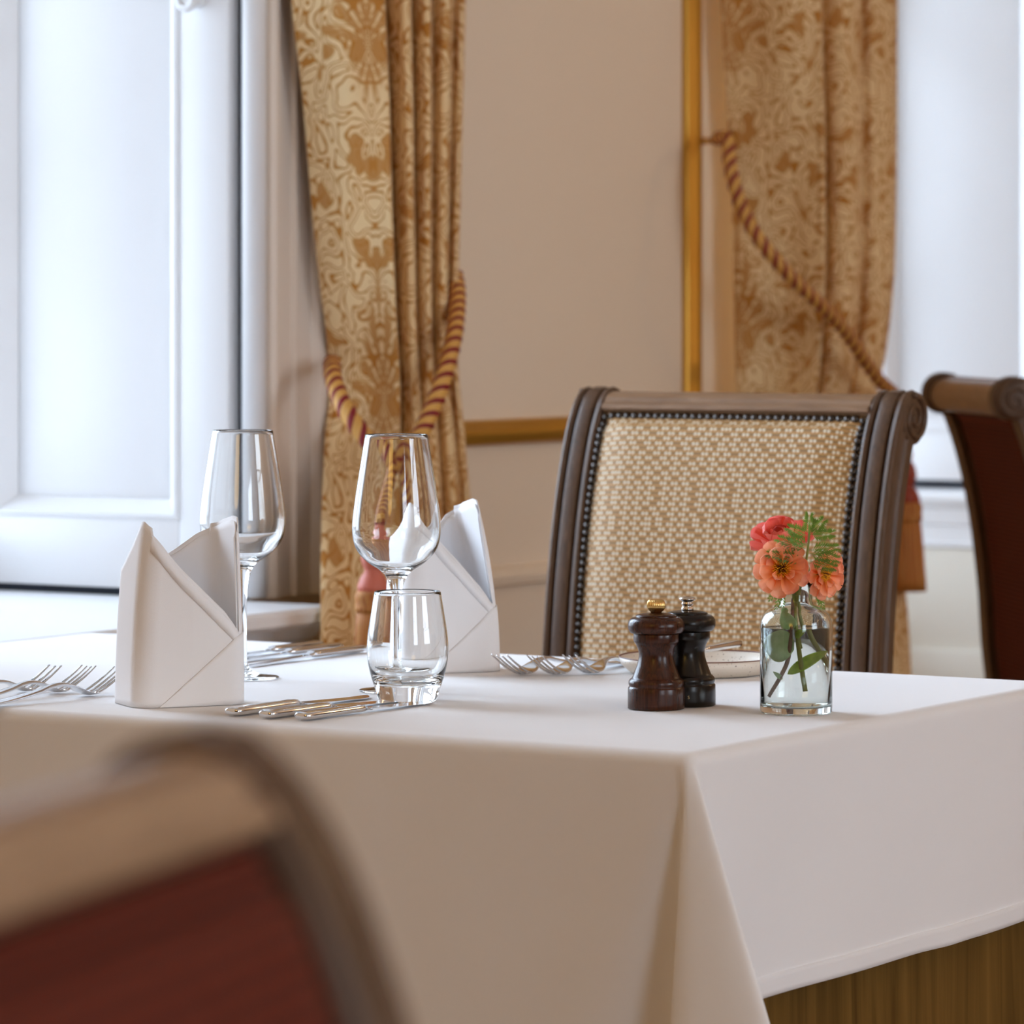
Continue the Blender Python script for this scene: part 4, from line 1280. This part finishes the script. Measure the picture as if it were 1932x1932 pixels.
# eucalyptus stem with round leaves under water
e0 = vp(1480, 1240, -.004)
eu = empty('eucalyptus_sprig', e0); tag(eu, 'brown stem with round green leaves inside the bottle', 'foliage')
link('stem', tube_mesh(crom([tuple(vp(1496, 1130, .0) - e0), tuple(vp(1494, 1180, -.002) - e0), tuple(vp(1490, 1245, -.006) - e0), tuple(vp(1476, 1280, -.008) - e0), tuple(vp(1456, 1314, -.008) - e0)], 24), .0017, 10), M_STEMB, eu)
def leaf(name, base, tip, w, m, parent, org, bend=.1, nrm=None):
    base, tip = base - org, tip - org; ax = tip - base; A = ax.normalized(); nrm = nrm or (-BV + Vector((0, 0, .5)) - RV * .35).normalized()
    s = A.cross(nrm).normalized(); n2 = s.cross(A)
    vs, fs = [], []; N, M = 14, 6
    for i in range(N + 1):
        f = i / N; hw = w * math.sin(PI * min(.999, f ** .8)) ** .75
        for j in range(M + 1):
            g = j / M * 2 - 1
            vs.append(base + ax * f + s * hw * g + n2 * (ax.length * bend * math.sin(PI * f) - hw * .25 * (1 - abs(g))))
    for i in range(N):
        for j in range(M):
            a = i * (M + 1) + j; fs.append((a, a + 1, a + M + 2, a + M + 1))
    o = link(name, pyd(vs, fs), m, parent); md = o.modifiers.new('t', 'SOLIDIFY'); md.thickness = .0003
leaf('leaf', vp(1498, 1236, -.006), vp(1441, 1213, -.010), 28 * VS, M_EUC, eu, e0)
leaf('leaf', vp(1494, 1190, -.002), vp(1476, 1150, -.006), 15 * VS, M_EUC, eu, e0)
leaf('leaf', vp(1488, 1276, -.006), vp(1552, 1238, -.002), 10 * VS, M_LEAF, eu, e0, .06)
leaf('leaf', vp(1480, 1284, -.008), vp(1462, 1268, -.012), 4 * VS, M_EUC, eu, e0)
leaf('leaf', vp(1500, 1214, -.004), vp(1516, 1196, -.010), 6 * VS, M_LEAF, eu, e0)

# ------------------------------------------------------------------ light
def area(name, loc, rot, sx, sy, power, col, spread=PI):
    l = bpy.data.lights.new(name, 'AREA'); l.shape = 'RECTANGLE'; l.size = sx; l.size_y = sy
    l.energy = power; l.color = col; l.spread = spread
    o = bpy.data.objects.new(name, l); COL.objects.link(o); o.location = loc; o.rotation_euler = rot
    return o
SKY = (.61, .78, 1.0)
SUN_E = 6.8
sl = bpy.data.lights.new('bright_cloud_daylight', 'SUN'); sl.energy = SUN_E; sl.angle = math.radians(46); sl.color = SKY
so = bpy.data.objects.new('bright_cloud_daylight', sl); COL.objects.link(so)
so.rotation_euler = Vector((math.cos(math.radians(5)) * .86, -math.sin(math.radians(5)) * .86, -.51)).to_track_quat('-Z', 'Y').to_euler()
so.location = (-3, 4, 4)
for i, (a, b) in enumerate(OPW):
    area('opposite_side_fill', (RX + .45, (a + b) / 2, 1.9), (0, PI/2, 0), 2.0, 1.8, 54, (.80, .90, 1.0))  # added neutral fill from the right, outside the unseen opposite wall
def lamp(loc, power, r=.18, col=(1, .66, .36)):
    l = bpy.data.lights.new('chandelier_light', 'POINT'); l.energy = power; l.color = col; l.shadow_soft_size = r
    o = bpy.data.objects.new('chandelier_light', l); COL.objects.link(o); o.location = loc
lamp((2.2, -1.6, 2.4), 52, .6, (1, .60, .13)); lamp((5.0, 1.5, 2.7), 10); lamp((4.6, 4.6, 2.7), 14); lamp((3.4, 7.2, 2.7), 20)
w = bpy.data.worlds.new('overcast_sky'); SC.world = w; w.use_nodes = True
bg = w.node_tree.nodes['Background']; bg.inputs[0].default_value = (.74, .86, 1.0, 1); bg.inputs[1].default_value = 5.7

# ------------------------------------------------------------------ camera
cam = bpy.data.cameras.new('camera'); co = bpy.data.objects.new('camera', cam); COL.objects.link(co)
co.location = (CAMX, 0, CZ); co.rotation_euler = (PI/2, 0, math.radians(31.5))
cam.sensor_width = 36; cam.sensor_fit = 'HORIZONTAL'; cam.lens = F / 1932 * 36
cam.shift_y = (HY - 966) / 1932
cam.dof.use_dof = True; cam.dof.focus_distance = 3.80; cam.dof.aperture_fstop = 9.0
cam.clip_start = .05
SC.camera = co
SC.view_settings.view_transform = 'Standard'; SC.view_settings.look = 'None'
SC.view_settings.exposure = 0.06; SC.view_settings.gamma = 1.0; SC.view_settings.use_curve_mapping = False
cy = SC.cycles
cy.use_denoising = True; cy.max_bounces = 16; cy.diffuse_bounces = 6; cy.transmission_bounces = 14; cy.glossy_bounces = 6
cy.transparent_max_bounces = 16; cy.sample_clamp_indirect = 6.0; cy.blur_glossy = .5
